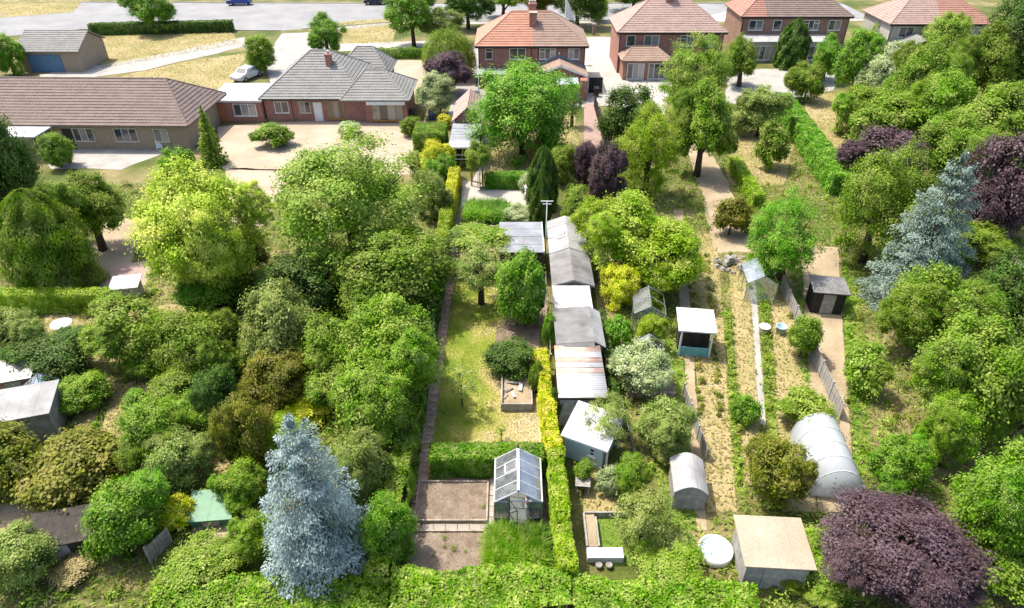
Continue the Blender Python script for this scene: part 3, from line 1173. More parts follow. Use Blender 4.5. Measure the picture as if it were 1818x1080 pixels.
sheet('yard', 'gravel', [(405, 420), (470, 400), (520, 300), (400, 300)], 2)
sheet('yard', 'gravel', [(640, 170), (757, 168), (755, 108), (640, 108)], 3)
sheet('path', 'pale_concrete', [(590, 92), (770, 84), (770, 72), (600, 78)], 5)
sheet('patio', 'concrete', [(90, 300), (215, 302), (300, 268), (290, 245), (60, 255)], 3)
sheet('yard', 'dirt', [(120, 500), (215, 505), (265, 400), (200, 380)], 2)
sheet('patio', 'tile_pink', [(170, 515), (255, 512), (275, 462), (200, 470)], 3)
for q in ([(60, 745), (110, 745), (150, 665), (110, 665)], [(125, 758), (165, 758), (195, 672), (165, 672)], [(170, 790), (215, 790), (240, 690), (200, 690)]):
    sheet('soil_bed', 'straw', q, 3)
sheet('yard', 'dirt', [(0, 955), (90, 945), (110, 890), (0, 895)], 2)
sheet('yard', 'dirt', [(335, 970), (455, 965), (450, 912), (345, 915)], 2)
sheet('yard', 'straw', [(80, 640), (330, 640), (330, 540), (80, 560)], 1)
sheet('yard', 'straw', [(180, 880), (420, 880), (420, 680), (200, 680)], 1)
# right-hand gardens
sheet('path', 'dirt', [(1195, 215), (1225, 215), (1290, 320), (1345, 450), (1270, 450), (1250, 350)], 3)
sheet('yard', 'straw', [(1290, 330), (1390, 330), (1420, 230), (1300, 215)], 2)
sheet('yard', 'straw', [(1430, 260), (1520, 265), (1520, 165), (1430, 165)], 2)
def strip(name, mat, xa, xb, y0, y1, layer, lean=0.27):
    """long narrow plot running away between the neighbouring gardens"""
    f = lambda x, y: x + (y - 25) * lean * (x - 2.5) / 11.0
    n = 8
    pts = [(f(xa, y0 + (y1 - y0) * k / n), y0 + (y1 - y0) * k / n) for k in range(n + 1)] + [(f(xb, y1 - (y1 - y0) * k / n), y1 - (y1 - y0) * k / n) for k in range(n + 1)]
    return sheet(name, mat, pts, layer, True, jit=.06)


strip('turf_strip', 'turf', 7.2, 9.0, 19.0, 33.0, 3)
strip('path', 'dirt', 9.05, 9.55, 19.0, 50.0, 4)
strip('yard', 'straw', 9.6, 11.15, 20.0, 46.0, 2)
strip('turf_strip', 'turf', 11.2, 11.6, 21.0, 36.0, 3)
strip('yard', 'straw', 11.62, 12.6, 21.5, 42.0, 2)
strip('path', 'concrete', 12.62, 12.95, 25.5, 42.0, 4)
strip('turf_strip', 'turf', 13.0, 13.5, 22.0, 40.0, 3)
strip('yard', 'straw', 13.52, 15.25, 20.0, 46.0, 2)
sheet('turf_strip', 'turf', [(1060, 1005), (1150, 1005), (1150, 915), (1062, 920)], 3)
sheet('yard', 'straw', [(1035, 915), (1095, 915), (1110, 835), (1040, 830)], 2)
sheet('yard', 'straw', [(1062, 700), (1100, 700), (1095, 460), (1060, 440)], 2)
strip('path', 'dirt', 15.3, 17.2, 20.0, 44.0, 3)
strip('turf_strip', 'turf', 17.3, 18.2, 22.0, 40.0, 3)
sheet('path', 'concrete', [(1745, 430), (1775, 425), (1850, 520), (1850, 570)], 4)
sheet('yard', 'straw', [(1770, 480), (1850, 560), (1850, 640), (1770, 600)], 2)
sheet('patio', 'concrete', [(1285, 185), (1400, 180), (1480, 160), (1490, 120), (1290, 125)], 3)
sheet('patio', 'pale_concrete', [(1095, 190), (1180, 205), (1200, 140), (1100, 140)], 3)
sheet('driveway', 'pale_concrete', [(1540, 170), (1640, 150), (1620, 60), (1540, 60)], 3)

def kerb(pts):
    mb = MB()
    for (ax, ay), (bx, by) in zip(pts[:-1], pts[1:]):
        ln = math.dist((ax, ay), (bx, by))
        nx, ny = -(by - ay) / ln * .08, (bx - ax) / ln * .08
        mb.hexa([(ax - nx, ay - ny, 0), (bx - nx, by - ny, 0), (bx + nx, by + ny, 0), (ax + nx, ay + ny, 0)], [(ax - nx, ay - ny, .12), (bx - nx, by - ny, .12), (bx + nx, by + ny, .12), (ax + nx, ay + ny, .12)])
    o_ = mb.build('kerb', 'pale_concrete')
    o_['kind'] = 'structure'


kerb([(-68, 112.9), (-36, 111.9)])
kerb([(-33, 112.9), (-20, 117.9), (60, 120.9)])
kerb([(-180, 134.1), (-80, 134.1), (-30, 133.1), (60, 133.1)])
sheet('pavement', 'concrete', [(-30, 110.9), (-19.5, 116), (60, 119), (60, 120.8), (-20, 117.8), (-31.8, 112.6)], 5, True, jit=0)

# garden path of slabs beside the hedge, and slabs round the beds
path = bpy.data.objects.new('slab_path', None)
COL.objects.link(path)
path.location = (-4.25, 27, 0)
tag(path, kind='structure')
sl = {}
rs = random.Random(3)


def slab(parent, x0, x1, y0, y1, z, mat='slab'):
    key = (round(x1 - x0, 2), round(y1 - y0, 2), mat)
    if key not in sl:
        w, d = (x1 - x0) / 2 - 0.012, (y1 - y0) / 2 - 0.012
        me = MB().hexa([(-w, -d, 0), (w, -d, 0), (w, d, 0), (-w, d, 0)], [(-w + .008, -d + .008, .045), (w - .008, -d + .008, .045), (w - .008, d - .008, .045), (-w + .008, d - .008, .045)]).mesh('slab')
        me.materials.append(MATS[mat])
        sl[key] = me
    o = link('slab', sl[key], None, parent)
    o.location = ((x0 + x1) / 2 - parent.location.x, (y0 + y1) / 2 - parent.location.y, z - .02 + rs.uniform(-.006, .008))
    o.rotation_euler = (rs.uniform(-.01, .01), rs.uniform(-.01, .01), rs.uniform(-.02, .02))
    return o


y = 15.6
while y < 38.2:
    slab(path, -4.56, -3.95, y, y + 0.61, 0.01)
    y += 0.61
bedpath = bpy.data.objects.new('slab_path', None)
COL.objects.link(bedpath)
bedpath.location = (-1.5, 19.2, 0)
tag(bedpath, kind='structure')
for k in range(6):
    slab(bedpath, -3.95 + k * 0.52, -3.43 + k * 0.52, 18.97, 19.33, 0.012, 'slab_pale')
y = 17.3
for k in range(8):
    slab(bedpath, -1.08, -0.80, y + k * .6, y + k * .6 + .6, 0.012, 'slab_pale')
for k in range(4):
    slab(bedpath, -0.80 + k * 0.55, -0.25 + k * 0.55, 18.72, 19.27, 0.012, 'slab_pale')
bp = bpy.data.objects.new('brick_path', None)
COL.objects.link(bp)
bp.location = (8.0, 70, 0)
tag(bp, kind='structure')
mb = MB()
c0, c1 = G(1037, 268), G(1037, 184)
d0, d1 = G(1071, 268), G(1066, 184)
rows = 60
for i in range(rows):
    t0, t1 = i / rows, (i + 0.93) / rows
    for j in range(9):
        s0, s1 = (j + (0.5 if i % 2 else 0) - .5) / 9, (j + (0.5 if i % 2 else 0) + .43) / 9
        s0, s1 = max(0, s0), min(1, s1)
        if s1 - s0 < .02:
            continue
        q = []
        for (s, t) in ((s0, t0), (s1, t0), (s1, t1), (s0, t1)):
            xa, ya = c0[0] + (c1[0] - c0[0]) * t, c0[1] + (c1[1] - c0[1]) * t
            xb, yb = d0[0] + (d1[0] - d0[0]) * t, d0[1] + (d1[1] - d0[1]) * t
            q.append((xa + (xb - xa) * s - 8.0, ya + (yb - ya) * s - 70))
        h = 0.05 + rs.uniform(0, .008)
        mb.hexa([(a, b_, 0.0) for a, b_ in q], [(a, b_, h) for a, b_ in q])
o = mb.build('brick_paving', 'tile_pink', bp)
o['kind'] = 'stuff'

# ================================================================== HOUSES
def semi(name, label, loc, w, d, ez, rz, mats, wallmat, wins, rotz=0.0, split=0.5, hipl=4.3, chim=True, winmat='white_paint'):
    """pair of semi-detached houses, seen from the garden; local origin at the left rear corner of the wall"""
    r = thing(name, label, 'house', loc, rotz)
    MB().box(0, w, 0, d, 0, ez - 0.13).build('wall', wallmat, r)
    o = 0.36
    roof = hip_roof(r, -o, w + o, -o, d + o, ez, hipl - o, w - hipl + o, d / 2, rz, mats, split=w * split if len(mats) > 1 else None)
    gutter(r, -o, w + o, -o - .05, ez - .07, drops=(0.1 - .0, w - .1))
    MB().box(-o + .02, w + o - .02, -o + .005, -o + .03, ez - .24, ez - .125).build('fascia', 'black_plastic', r)
    MB().box(-o + .02, w + o - .02, -o + .032, -.004, ez - .155, ez - .128).build('soffit', 'white_paint', r)
    for (x, z, ww, hh, n, tops, mt) in wins:
        window(r, x, -0.004, z, ww, hh, n, mt or winmat, tops=tops)
    return r, roof


# the brick pair at the end of the long garden
H0 = (-3.95, 82.3, 0)
house, hroof = semi('semi_detached_house', 'red brick semi-detached pair with half salmon, half brown tiled hip roof', H0, 12.5, 7.9, 5.0, 7.95, ['tile_salmon', 'tile_brown'], 'brick_red',
                    [(0.85, 3.45, 0.82, 1.25, 1, (0,), 'cream'), (3.65, 3.45, 1.9, 1.25, 2, (), None), (7.15, 3.45, 1.9, 1.25, 3, (0, 2), None), (10.5, 3.45, 1.32, 1.25, 2, (0,), None),
                     (0.9, 0.9, 1.9, 1.4, 3, (), None), (3.9, 0.9, 1.7, 1.4, 2, (), None)], split=0.515)
door(house, 6.0, -.004, 0.02, 0.9, 2.0, 'white_paint')
chimney(house, 5.98, 6.85, 2.0, 2.8, 6.0, 8.05, 0)
chimney(house, 5.95, 6.85, 5.2, 6.0, 6.0, 8.4, 3, False)
MB().box(9.38, 9.56, -.12, -.004, 4.0, 4.28).build('flue', 'white_paint', house)
MB().tube([(6.2, -.05, 4.9), (6.2, -.05, 0.1)], 0.04, 6).tube([(7.0, -.06, 4.6), (7.0, -.06, 2.6)], 0.04, 6).build('drain_pipe', 'black_plastic', house)
# gabled single-storey extension and its lean-to
x0, x1 = 6.3, 12.62
MB().yprism([(x0 + .3, 0), (x1 - .1, 0), (x1 - .1, 2.38), ((x0 + x1) / 2, 3.5), (x0 + .3, 2.38)], -3.0, -.003).build('extension_wall', 'brick_red', house)
gable_roof(house, x0, x1, -3.3, -.01, 2.45, 3.66, 'tile_brown', 'y', name='extension_roof')
bb = MB()
m = (x0 + x1) / 2
for s in (x0, x1):
    bb.hexa([(s, -3.36, 2.24), (m, -3.36, 3.45), (m, -3.31, 3.45), (s, -3.31, 2.24)], [(s, -3.36, 2.45), (m, -3.36, 3.66), (m, -3.31, 3.66), (s, -3.31, 2.45)])
bb.build('barge_board', 'white_paint', house)
MB().hexa([(x0 - .1, -.24, 2.52), (m, -.24, 3.76), (m, -.012, 3.76), (x0 - .1, -.012, 2.52)], [(x0 - .1, -.14, 2.72), (m, -.14, 3.96), (m, -.012, 3.96), (x0 - .1, -.012, 2.72)]).hexa(
    [(m, -.24, 3.76), (x1, -.24, 2.52), (x1, -.012, 2.52), (m, -.012, 3.76)], [(m, -.14, 3.96), (x1, -.14, 2.72), (x1, -.012, 2.72), (m, -.012, 3.96)]).build('flashing', 'lead', house)
for k in range(4):
    a = 9.0 + k * 0.62
    MB().hexa([(a, -5.0, 2.05), (a + .6, -5.0, 2.05), (a + .6, -3.37, 2.32), (a, -3.37, 2.32)], [(a, -5.0, 2.08), (a + .6, -5.0, 2.08), (a + .6, -3.37, 2.35), (a, -3.37, 2.35)]).build('lean_to_roof_panel', 'poly', house)
MB().box(8.95, 11.55, -5.06, -4.98, 1.95, 2.04).box(8.95, 9.03, -5.05, -4.97, 0, 1.948).box(11.45, 11.53, -5.05, -4.97, 0, 1.948).box(10.2, 10.28, -5.05, -4.97, 0, 1.948).build('lean_to_frame', 'white_paint', house)
MB().box(11.7, 12.5, -4.6, -3.002, 0, 2.3).build('brick_pier', 'brick_red', house)
window(house, 7.2, -3.004, 0.9, 1.2, 1.2, 2)
# flat canopy on the other half
MB().box(-0.1, 3.4, -2.6, -.005, 2.28, 2.42).build('canopy_roof', 'felt_blue', house)
MB().box(0, .12, -2.5, -2.38, 0, 2.278).box(3.1, 3.22, -2.5, -2.38, 0, 2.278).build('canopy_post', 'white_paint', house)

# houses along the same row
r1, rr = semi('semi_detached_house', 'brick house with bay roof beside the pale concrete drive', (13.4, 89.0, 0), 13.0, 8.0, 5.0, 8.0, ['tile_pink'], 'brick_red',
              [(0.9, 3.3, 1.1, 1.3, 1, (), None), (3.1, 3.3, 1.9, 1.3, 2, (), None), (7.6, 3.3, 1.7, 1.3, 2, (0,), None), (10.4, 3.3, 1.6, 1.3, 2, (1,), None), (7.6, 0.8, 2.4, 1.5, 3, (), None)])
chimney(r1, 6.0, 6.9, 3.5, 4.3, 7.2, 9.2, 3, False)
MB().box(.3, 5.9, -3.2, -.003, 0, 2.3).build('extension_wall', 'brick_red', r1)
hip_roof(r1, 0, 6.2, -3.5, -.01, 2.4, 1.7, 4.5, -.6, 3.5, ['tile_brown'])
window(r1, 0.8, -3.204, 0.15, 2.1, 1.9, 3)
window(r1, 3.4, -3.204, 0.15, 2.1, 1.9, 3)
r2, rr = semi('semi_detached_house', 'brown roofed brick house with long pale rear extension behind dark conifer', (31.2, 98.0, 0), 14.5, 8.0, 5.0, 7.9, ['tile_red', 'tile_mauve'], 'brick_brown',
              [(1.0, 3.2, 1.9, 1.3, 2, (), None), (4.3, 3.2, 1.1, 1.3, 1, (), None), (8.4, 3.2, 2.1, 1.3, 3, (0, 2), None), (11.8, 3.2, 1.7, 1.3, 2, (), None)], split=.22)
chimney(r2, 6.8, 7.7, 3.5, 4.3, 7.2, 8.9, 3, False)
MB().box(.4, 11.0, -4.0, -.003, 0, 2.5).build('extension_wall', 'render_pale', r2)
MB().box(.1, 11.3, -4.2, -.004, 2.502, 2.68).build('extension_roof', 'felt_pale', r2)
for k in range(3):
    window(r2, 1.0 + 3.3 * k, -4.004, 0.3, 2.2, 1.8, 3)
r3, rr = semi('semi_detached_house', 'pale rendered house with pinkish red roof behind the tall right-hand trees', (49.5, 94.0, 0), 13.0, 8.0, 4.9, 7.8, ['tile_pink', 'tile_red'], 'render_pale',
              [(1.2, 3.2, 1.9, 1.3, 2, (), None), (8.4, 3.2, 2.1, 1.3, 3, (0, 2), None), (11.0, 3.2, 1.2, 1.3, 2, (), None)])
MB().box(.4, 6.0, -3.5, -.003, 0, 2.4).build('extension_wall', 'render_pale', r3)
gable_roof(r3, .1, 6.3, -3.8, -.01, 2.5, 3.7, 'tile_grey', 'y', name='extension_roof')
window(r3, 1.6, -3.504, 0.4, 2.6, 1.6, 3)

# grey-roofed bungalow
bg = thing('bungalow', 'brick bungalow with grey tiled hip roofs and orange timber doors', 'bungalow', (-26.0, 71.0, 0), 0)
MB().box(0, 10.6, 0, 10.5, 0, 2.35).build('wall', 'brick_red', bg)
hip_roof(bg, -.4, 11.0, -.4, 10.9, 2.48, 4.3, 6.2, 5.2, 6.0, ['tile_grey'])
MB().box(10.602, 15.0, -0.5, 5.8, 0, 2.35).build('wall', 'brick_red', bg)
wr = hip_roof(bg, 8.2, 15.4, -.9, 6.2, 2.49, 10.5, 12.3, 2.65, 4.7, ['tile_grey'])
MB().box(6.0, 11.6, 10.502, 14.0, 0, 2.35).build('wall', 'brick_red', bg)
hip_roof(bg, 5.6, 12.0, 8.2, 14.4, 2.50, 8.0, 9.8, 11.3, 4.9, ['tile_grey'])
chimney(bg, 6.2, 6.8, 3.3, 3.9, 3.6, 5.9, 1)
for (x, w_) in ((6.6, 1.7),):
    window(bg, x, -.004, .25, w_, 1.95, 3, 'orange_wood')
window(bg, 1.0, -.004, .9, 1.5, 1.2, 2, 'white_paint')
window(bg, 3.6, -.004, .9, 1.2, 1.2, 2, 'cream')
door(bg, 5.1, -.004, .02, .9, 2.0, 'white_paint')
window(bg, 11.3, -.504, .25, 3.3, 1.75, 4, 'orange_wood')
MB().box(10.9, 14.9, -.95, -.91, 2.02, 2.36).build('fascia', 'white_paint', bg)
gutter(bg, -.4, 8.0, -.46, 2.42, drops=(2.9,))

ga = thing('flat_roof_garage', 'low brick garage with white flat roof joining the grey bungalow', 'garage', (-31.6, 70.6, 0), 0)
MB().box(0, 5.4, 0, 5.6, 0, 2.2).build('wall', 'brick_red', ga)
MB().box(-.2, 5.55, -.25, 5.8, 2.202, 2.42).build('roof', 'white_sheet', ga)
door(ga, .5, -.004, .02, 1.0, 2.0, 'terracotta')
window(ga, 2.4, -.004, .7, 2.4, 1.3, 3)

# long low brown-roofed building
lb = thing('bungalow', 'long low bungalow with mauve-brown roof and beige walls', 'bungalow', (-56.0, 63.4, 0), -0.02)
MB().box(0, 25.0, 0, 9.0, 0, 2.4).build('wall', 'beige_wall', lb)
hip_roof(lb, -.5, 25.5, -.5, 9.5, 2.55, 4.0, 22.0, 4.5, 5.5, ['tile_mauve'])
for (x, w_, n) in ((10.5, 1.6, 2), (14.0, 2.0, 3), (18.0, 2.2, 3), (21.8, 1.4, 2)):
    window(lb, x, -.004, .8, w_, 1.3, n, 'cream')
door(lb, 13.0, -.004, .02, .9, 2.0, 'dark_timber')
MB().box(8.6, 8.72, -3.0, -2.9, 0, 2.298).box(12.2, 12.32, -3.0, -2.9, 0, 2.298).build('canopy_post', 'dark_timber', lb)
MB().box(8.4, 12.5, -3.2, -.005, 2.3, 2.42).build('canopy_roof', 'white_sheet', lb)

# garage with blue door
gx, gy = G(45, 128)
gb = thing('garage', 'detached garage with pale roof and dull blue up-and-over door', 'garage', (gx, gy, 0), 0)
MB().xprism([(0, 0), (6.5, 0), (6.5, 2.55), (3.25, 4.2), (0, 2.55)], 0, 7.6).build('wall', 'beige_wall', gb)
gable_roof(gb, -.3, 7.9, -.35, 6.85, 2.6, 4.35, 'tile_grey', 'x')
dg = MB().box(1.0, 5.2, -.06, -.004, 0.02, 2.15)
for k in range(5):
    dg.box(1.05, 5.15, -.085, -.061, .1 + k * .41, .44 + k * .41)
dg.build('garage_door', 'door_blue', gb)

# brick garage at the end of the garden with open lean-to
gg = thing('garage', 'small brick garage with pinkish pitched roof behind the open lean-to', 'garage', (-5.55, 64.4, 0), 0)
MB().yprism([(0, 0), (2.55, 0), (2.55, 2.35), (1.275, 3.5), (0, 2.35)], 0, 5.6).build('wall', 'brick_red', gg)
gable_roof(gg, -.2, 2.75, -.2, 5.8, 2.35, 3.68, 'tile_pink', 'y')
lt = thing('lean_to', 'open-sided lean-to with grey sheet roof against the small brick garage', 'lean-to', (-5.7, 58.3, 0), 0)
for k in range(4):
    a, b_ = k * 1.48, k * 1.48 + 1.46
    MB().box(0, 2.75, a, b_, 2.10 + k * .02, 2.13 + k * .02).build('roof_sheet', 'poly' if k == 0 else 'felt_blue', lt)
MB().box(0, .09, 0, .09, 0, 2.098).box(2.6, 2.69, 0, .09, 0, 2.098).box(0, .09, 3, 3.09, 0, 2.098).box(2.6, 2.69, 3, 3.09, 0, 2.098).box(0, 2.69, -.06, -.002, 1.95, 2.09).build('post', 'white_paint', lt)
for z in (.9, 1.3):
    MB().box(.1, 2.6, .02, .06, z, z + .06).build('rail', 'white_paint', lt)
MB().box(-.06, -.002, 0, 5.9, 0, 2.05).box(0, 2.7, 5.93, 5.99, 0, 2.05).build('side_boarding', 'dark_timber', lt)

# flag behind the house
fl = thing('flag_pole', 'white flag drooping on a slim pole behind the brick pair', 'flag', (6.9, 94.0, 0), 0)
MB().tube([(0, 0, 0), (0, 0, 8.1)], [.05, .03], 8).build('pole', 'white_paint', fl, True)
mb = MB()
vs, fs = [], []
for i in range(9):
    for j in range(5):
        t, s = i / 8, j / 4
        vs.append((.04 + s * (.5 + .75 * t), .10 * math.sin(s * 7 + t * 3) * s, 7.95 - t * 2.3 - s * (.5 + .3 * (1 - t))))
for i in range(8):
    for j in range(4):
        a = i * 5 + j
        fs.append((a, a + 1, a + 6, a + 5))
mb.add(vs, fs).build('flag', 'white_paint', fl, True)

# black side gate and bins at the side of the house
gt = thing('side_gate', 'black boarded gate and screen beside the brick pair', 'gate', (9.0, 80.5, 0), 0)
for k in range(6):
    MB().box(k * .27, k * .27 + .26, 0, .05, 0.05, 1.85).build('board', 'black_plastic', gt)
MB().box(0, 1.62, .052, .1, 1.5, 1.6).box(0, 1.62, .052, .1, .3, .4).build('rail', 'black_plastic', gt)


def bin_(loc, mat, label):
    r = thing('wheelie_bin', label, 'bin', loc)
    MB().hexa([(-.24, -.25, .08), (.24, -.25, .08), (.24, .25, .08), (-.24, .25, .08)], [(-.29, -.33, .98), (.29, -.33, .98), (.29, .33, .98), (-.29, .33, .98)]).build('body', mat, r)
    MB().hexa([(-.31, -.36, .985), (.31, -.36, .985), (.31, .36, .985), (-.31, .36, .985)], [(-.27, -.28, 1.05), (.27, -.28, 1.05), (.27, .34, 1.09), (-.27, .34, 1.09)]).build('lid', mat, r)
    for s in (-1, 1):
        MB().tube([(s * .22, .28, .1), (s * .30, .28, .1)], .1, 10).build('wheel', 'tyre', r)


bin_((9.8, 79.4, 0), 'black_plastic', 'black wheelie bin in front of the black side gate')
x, y = G(766, 213)
bin_((x, y, 0), 'car_blue', 'blue wheelie bin by the pale leaved shrub')
x, y = G(733, 212)
bin_((x, y, 0), 'dark_green_paint', 'dark green wheelie bin at the bungalow corner')
bol = thing('gate_pier', 'short brown brick pier standing on the pale drive', 'pier', (*G(1054, 62), 0))
MB().box(-.22, .22, -.22, .22, 0, 1.5).build('shaft', 'brick_brown', bol)
MB().box(-.28, .28, -.28, .28, 1.502, 1.6).build('cap', 'stone_pale', bol)


def car(loc, rotz, mat, label):
    r = thing('parked_car', label, 'car', loc, rotz)
    prof = [(-2.1, .35), (-2.15, .62), (-2.02, .88), (-1.15, .98), (-.55, 1.42), (.85, 1.45), (1.55, 1.0), (2.02, .92), (2.1, .6), (2.05, .33)]
    vs, fs = [], []
    n = len(prof)
    for s, yy in enumerate((-.86, -.8, .8, .86)):
        for x, z in prof:
            k = 1.0 if z < 1.0 else .80
            vs.append((x * (1 if s in (1, 2) else .985), yy * k, z))
    for s in range(3):
        for i in range(n):
            j = (i + 1) % n
            fs.append((s * n + i, s * n + j, (s + 1) * n + j, (s + 1) * n + i))
    fs += [tuple(range(n)), tuple(range(4 * n - 1, 3 * n - 1, -1))]
    MB().add(vs, fs).build('body', mat, r)
    MB().add([(-1.11, -.66, 1.025), (-1.11, .66, 1.025), (-.59, .60, 1.405), (-.59, -.60, 1.405)], [(0, 1, 2, 3)]).build('windscreen', 'window_glass', r).location = (-.02, 0, .012)
    MB().add([(1.5, -.66, 1.04), (1.5, .66, 1.04), (.92, .60, 1.42), (.92, -.60, 1.42)], [(0, 1, 2, 3)]).build('rear_window', 'window_glass', r).location = (.02, 0, .012)
    for s in (-1, 1):
        MB().add([(-.95, s * .80, 1.03), (1.25, s * .80, 1.03), (.8, s * .70, 1.38), (-.5, s * .70, 1.38)], [(0, 1, 2, 3)]).build('side_window', 'window_glass', r).location = (0, s * .012, 0)
        for x in (-1.3, 1.3):
            w = MB().tube([(x, s * .70, .32), (x, s * .88, .32)], .32, 16).build('wheel', 'tyre', r)
            MB().tube([(x, s * .881, .32), (x, s * .895, .32)], .19, 12).build('rim', 'grey_metal', w)
        MB().box(-2.14, -2.09, s * .62 - .16, s * .62 + .16, .62, .76).build('headlight', 'white_paint', r)
    return r


car((*G(668, 8), 0), 0.05, 'car_dark', 'dark car parked on the far road')
car((*G(426, 9), 0), 0.1, 'car_blue', 'blue car on the far road')
car((*G(440, 140), 0), 1.2, 'car_white', 'white car parked behind the flat-roofed garage')

# ================================================================== THE LONG GARDEN: THINGS
def timber_bed(label, x0, x1, y0, y1, h=0.18, t=0.075, mat='timber', soil='soil', group=None):
    r = thing('garden_bed', label, 'garden bed', (x0, y0, 0), 0, group)
    w, d = x1 - x0, y1 - y0
    MB().box(0, w, 0, t, 0, h).build('edging_board', mat, r)
    MB().box(0, w, d - t, d, 0, h).build('edging_board', mat, r)
    MB().box(0, t, t + .002, d - t - .002, 0, h - .004).build('edging_board', mat, r)
    MB().box(w - t, w, t + .002, d - t - .002, 0, h - .004).build('edging_board', mat, r)
    n, m = 22, 16
    vs, fs = [], []
    rg = random.Random(int(y0 * 10))
    for j in range(m + 1):
        for i in range(n + 1):
            vs.append((t + .003 + (w - 2 * t - .006) * i / n, t + .003 + (d - 2 * t - .006) * j / m, h * .5 + rg.uniform(-.02, .025)))
    for j in range(m):
        for i in range(n):
            a = j * (n + 1) + i
            fs.append((a, a + 1, a + n + 2, a + n + 1))
    MB().add(vs, fs).build('soil', soil, r, True)
    # pebbles and clods
    pb = MB()
    for k in range(260):
        x, y, s = rg.uniform(.1, w - .1), rg.uniform(.1, d - .1), rg.uniform(.008, .022)
        z = h * .5 + .01
        pb.add([(x - s, y - s * .7, z), (x + s, y - s * .8, z), (x + s * .8, y + s, z), (x - s * .9, y + s * .8, z), (x, y, z + s * 1.1)], [(0, 1, 4), (1, 2, 4), (2, 3, 4), (3, 0, 4)])
    pb.build('stones', 'stone_pale', r)['kind'] = 'stuff'
    return r


timber_bed('bare brown soil bed in timber edging beside the greenhouse', -4.36, -1.08, 19.40, 21.68)
timber_bed('sparsely sprouting soil bed in timber edging behind the bottom hedge', -4.36, -1.14, 16.6, 18.92)
# seedlings in the lower bed
for k, (px, py, s) in enumerate(((789, 955, .14), (788, 971, .10), (806, 974, .16), (770, 988, .08), (826, 979, .1), (860, 900, .12))):
    X, Y = G(px, py, .1)
    plant('seedling', 'sapling-3', 'green', X, Y, s, s * 1.3, 0.0, 'small green seedling sprouting in the brown soil bed', 'seedling', 'seedlings in the soil beds', z0=0.09, thin=.2)

# greenhouse -------------------------------------------------------------------------------
gh = thing('greenhouse', 'glass greenhouse with white roof bars, dark lower panels and open door', 'greenhouse', (-0.76, 19.38, 0), 0)
W, D, EZ, RZ = 2.06, 2.45, 1.45, 2.15
M = W / 2
fr = MB()
t = 0.02
for x in (0, W):
    for k in range(5):
        yy = D * k / 4
        fr.box(x - t, x + t, yy - t, yy + t, 0, EZ)
    fr.bar((x, 0, .02), (x, D, .02), .03)
for yy in (0, D):
    for x in (.62, 1.44):
        fr.box(x - t, x + t, yy - t, yy + t, 0, EZ + (RZ - EZ) * (1 - abs(x - M) / M))
    fr.bar((0, yy, .02), (W, yy, .02), .03)
    fr.bar((0, yy, EZ), (W, yy, EZ), .018)
    fr.bar((.62, yy, 1.82 - .3), (1.44, yy, 1.82 - .3), .02)
fr.build('frame', 'grey_metal', gh)
rb = MB()
rb.box(M - .055, M + .055, -.03, D + .03, RZ - .01, RZ + .035)
for s, ex in ((-1, 0), (1, W)):
    for k in range(5):
        yy = D * k / 4
        rb.bar((M, yy, RZ), (ex, yy, EZ), .022)
    rb.bar((ex, -.02, EZ + .01), (ex, D + .02, EZ + .01), .032)
rb.build('roof_bars', 'white_paint', gh)
MB().bar((M, -.02, RZ - .02), (0, -.02, EZ - .02), .028).bar((M, -.02, RZ - .02), (W, -.02, EZ - .02), .028).build('gable_bars', 'grey_metal', gh)
MB().add([(M - .06, -.06, RZ + .02), (M + .06, -.06, RZ + .02), (M, -.06, RZ + .12), (M - .06, -.03, RZ + .02), (M + .06, -.03, RZ + .02), (M, -.03, RZ + .12)], [(0, 1, 2), (5, 4, 3), (0, 3, 4, 1), (1, 4, 5, 2), (2, 5, 3, 0)]).build('finial', 'black_plastic', gh)
MB().box(M - .05, M + .05, D - .03, D + .03, RZ + .037, RZ + .16).build('finial', 'black_plastic', gh)


def pane(a, b_, c, d, name='pane'):
    n = (Vector(b_) - Vector(a)).cross(Vector(d) - Vector(a)).normalized() * .004
    MB().hexa([Vector(p) - n for p in (a, b_, c, d)], [Vector(p) + n for p in (a, b_, c, d)]).build(name, 'glass', gh)


for k in range(4):
    y0, y1 = D * k / 4 + .022, D * (k + 1) / 4 - .022
    for ex in (0, W):
        s = 1 if ex else -1
        pane((M + s * .06, y0, RZ - .04), (ex - s * .04, y0, EZ + .03), (ex - s * .04, y1, EZ + .03), (M + s * .06, y1, RZ - .04), 'roof_pane')
        pane((ex, y0, .33), (ex, y1, .33), (ex, y1, EZ - .03), (ex, y0, EZ - .03), 'side_pane')
pane((.03, 0, .36), (.59, 0, .36), (.59, 0, EZ - .03), (.03, 0, EZ - .03), 'front_pane')
pane((1.47, 0, .36), (W - .03, 0, .36), (W - .03, 0, EZ - .03), (1.47, 0, EZ - .03), 'front_pane')
for a in (.03, .67, 1.47):
    pane((a, D, .36), (a + .56, D, .36), (a + .56, D, EZ - .03), (a, D, EZ - .03), 'rear_pane')
# roof vent, slightly proud
sl_ = (RZ - EZ) / M
vz = lambda x: EZ + (x) * sl_ + .06
vt = MB()
ya, yb = D * 2 / 4 + .03, D * 3 / 4 - .03
xa, xb = .45, M - .07
for p, q in (((xa, ya), (xb, ya)), ((xa, yb), (xb, yb)), ((xa, ya), (xa, yb)), ((xb, ya), (xb, yb))):
    vt.bar((p[0], p[1], vz(p[0])), (q[0], q[1], vz(q[0])), .024)
vt.build('roof_vent', 'white_paint', gh)
# lower boards
MB().box(.02, .60, -.03, .0, .02, .34).build('kick_panel', 'dark_green_paint', gh)
MB().box(1.46, W - .02, -.03, .0, .02, .34).build('kick_panel', 'dark_green_paint', gh)
for x in (-.03, W + .002):
    MB().box(x, x + .028, .02, D - .02, .02, .32).build('kick_panel', 'dark_green_paint', gh)
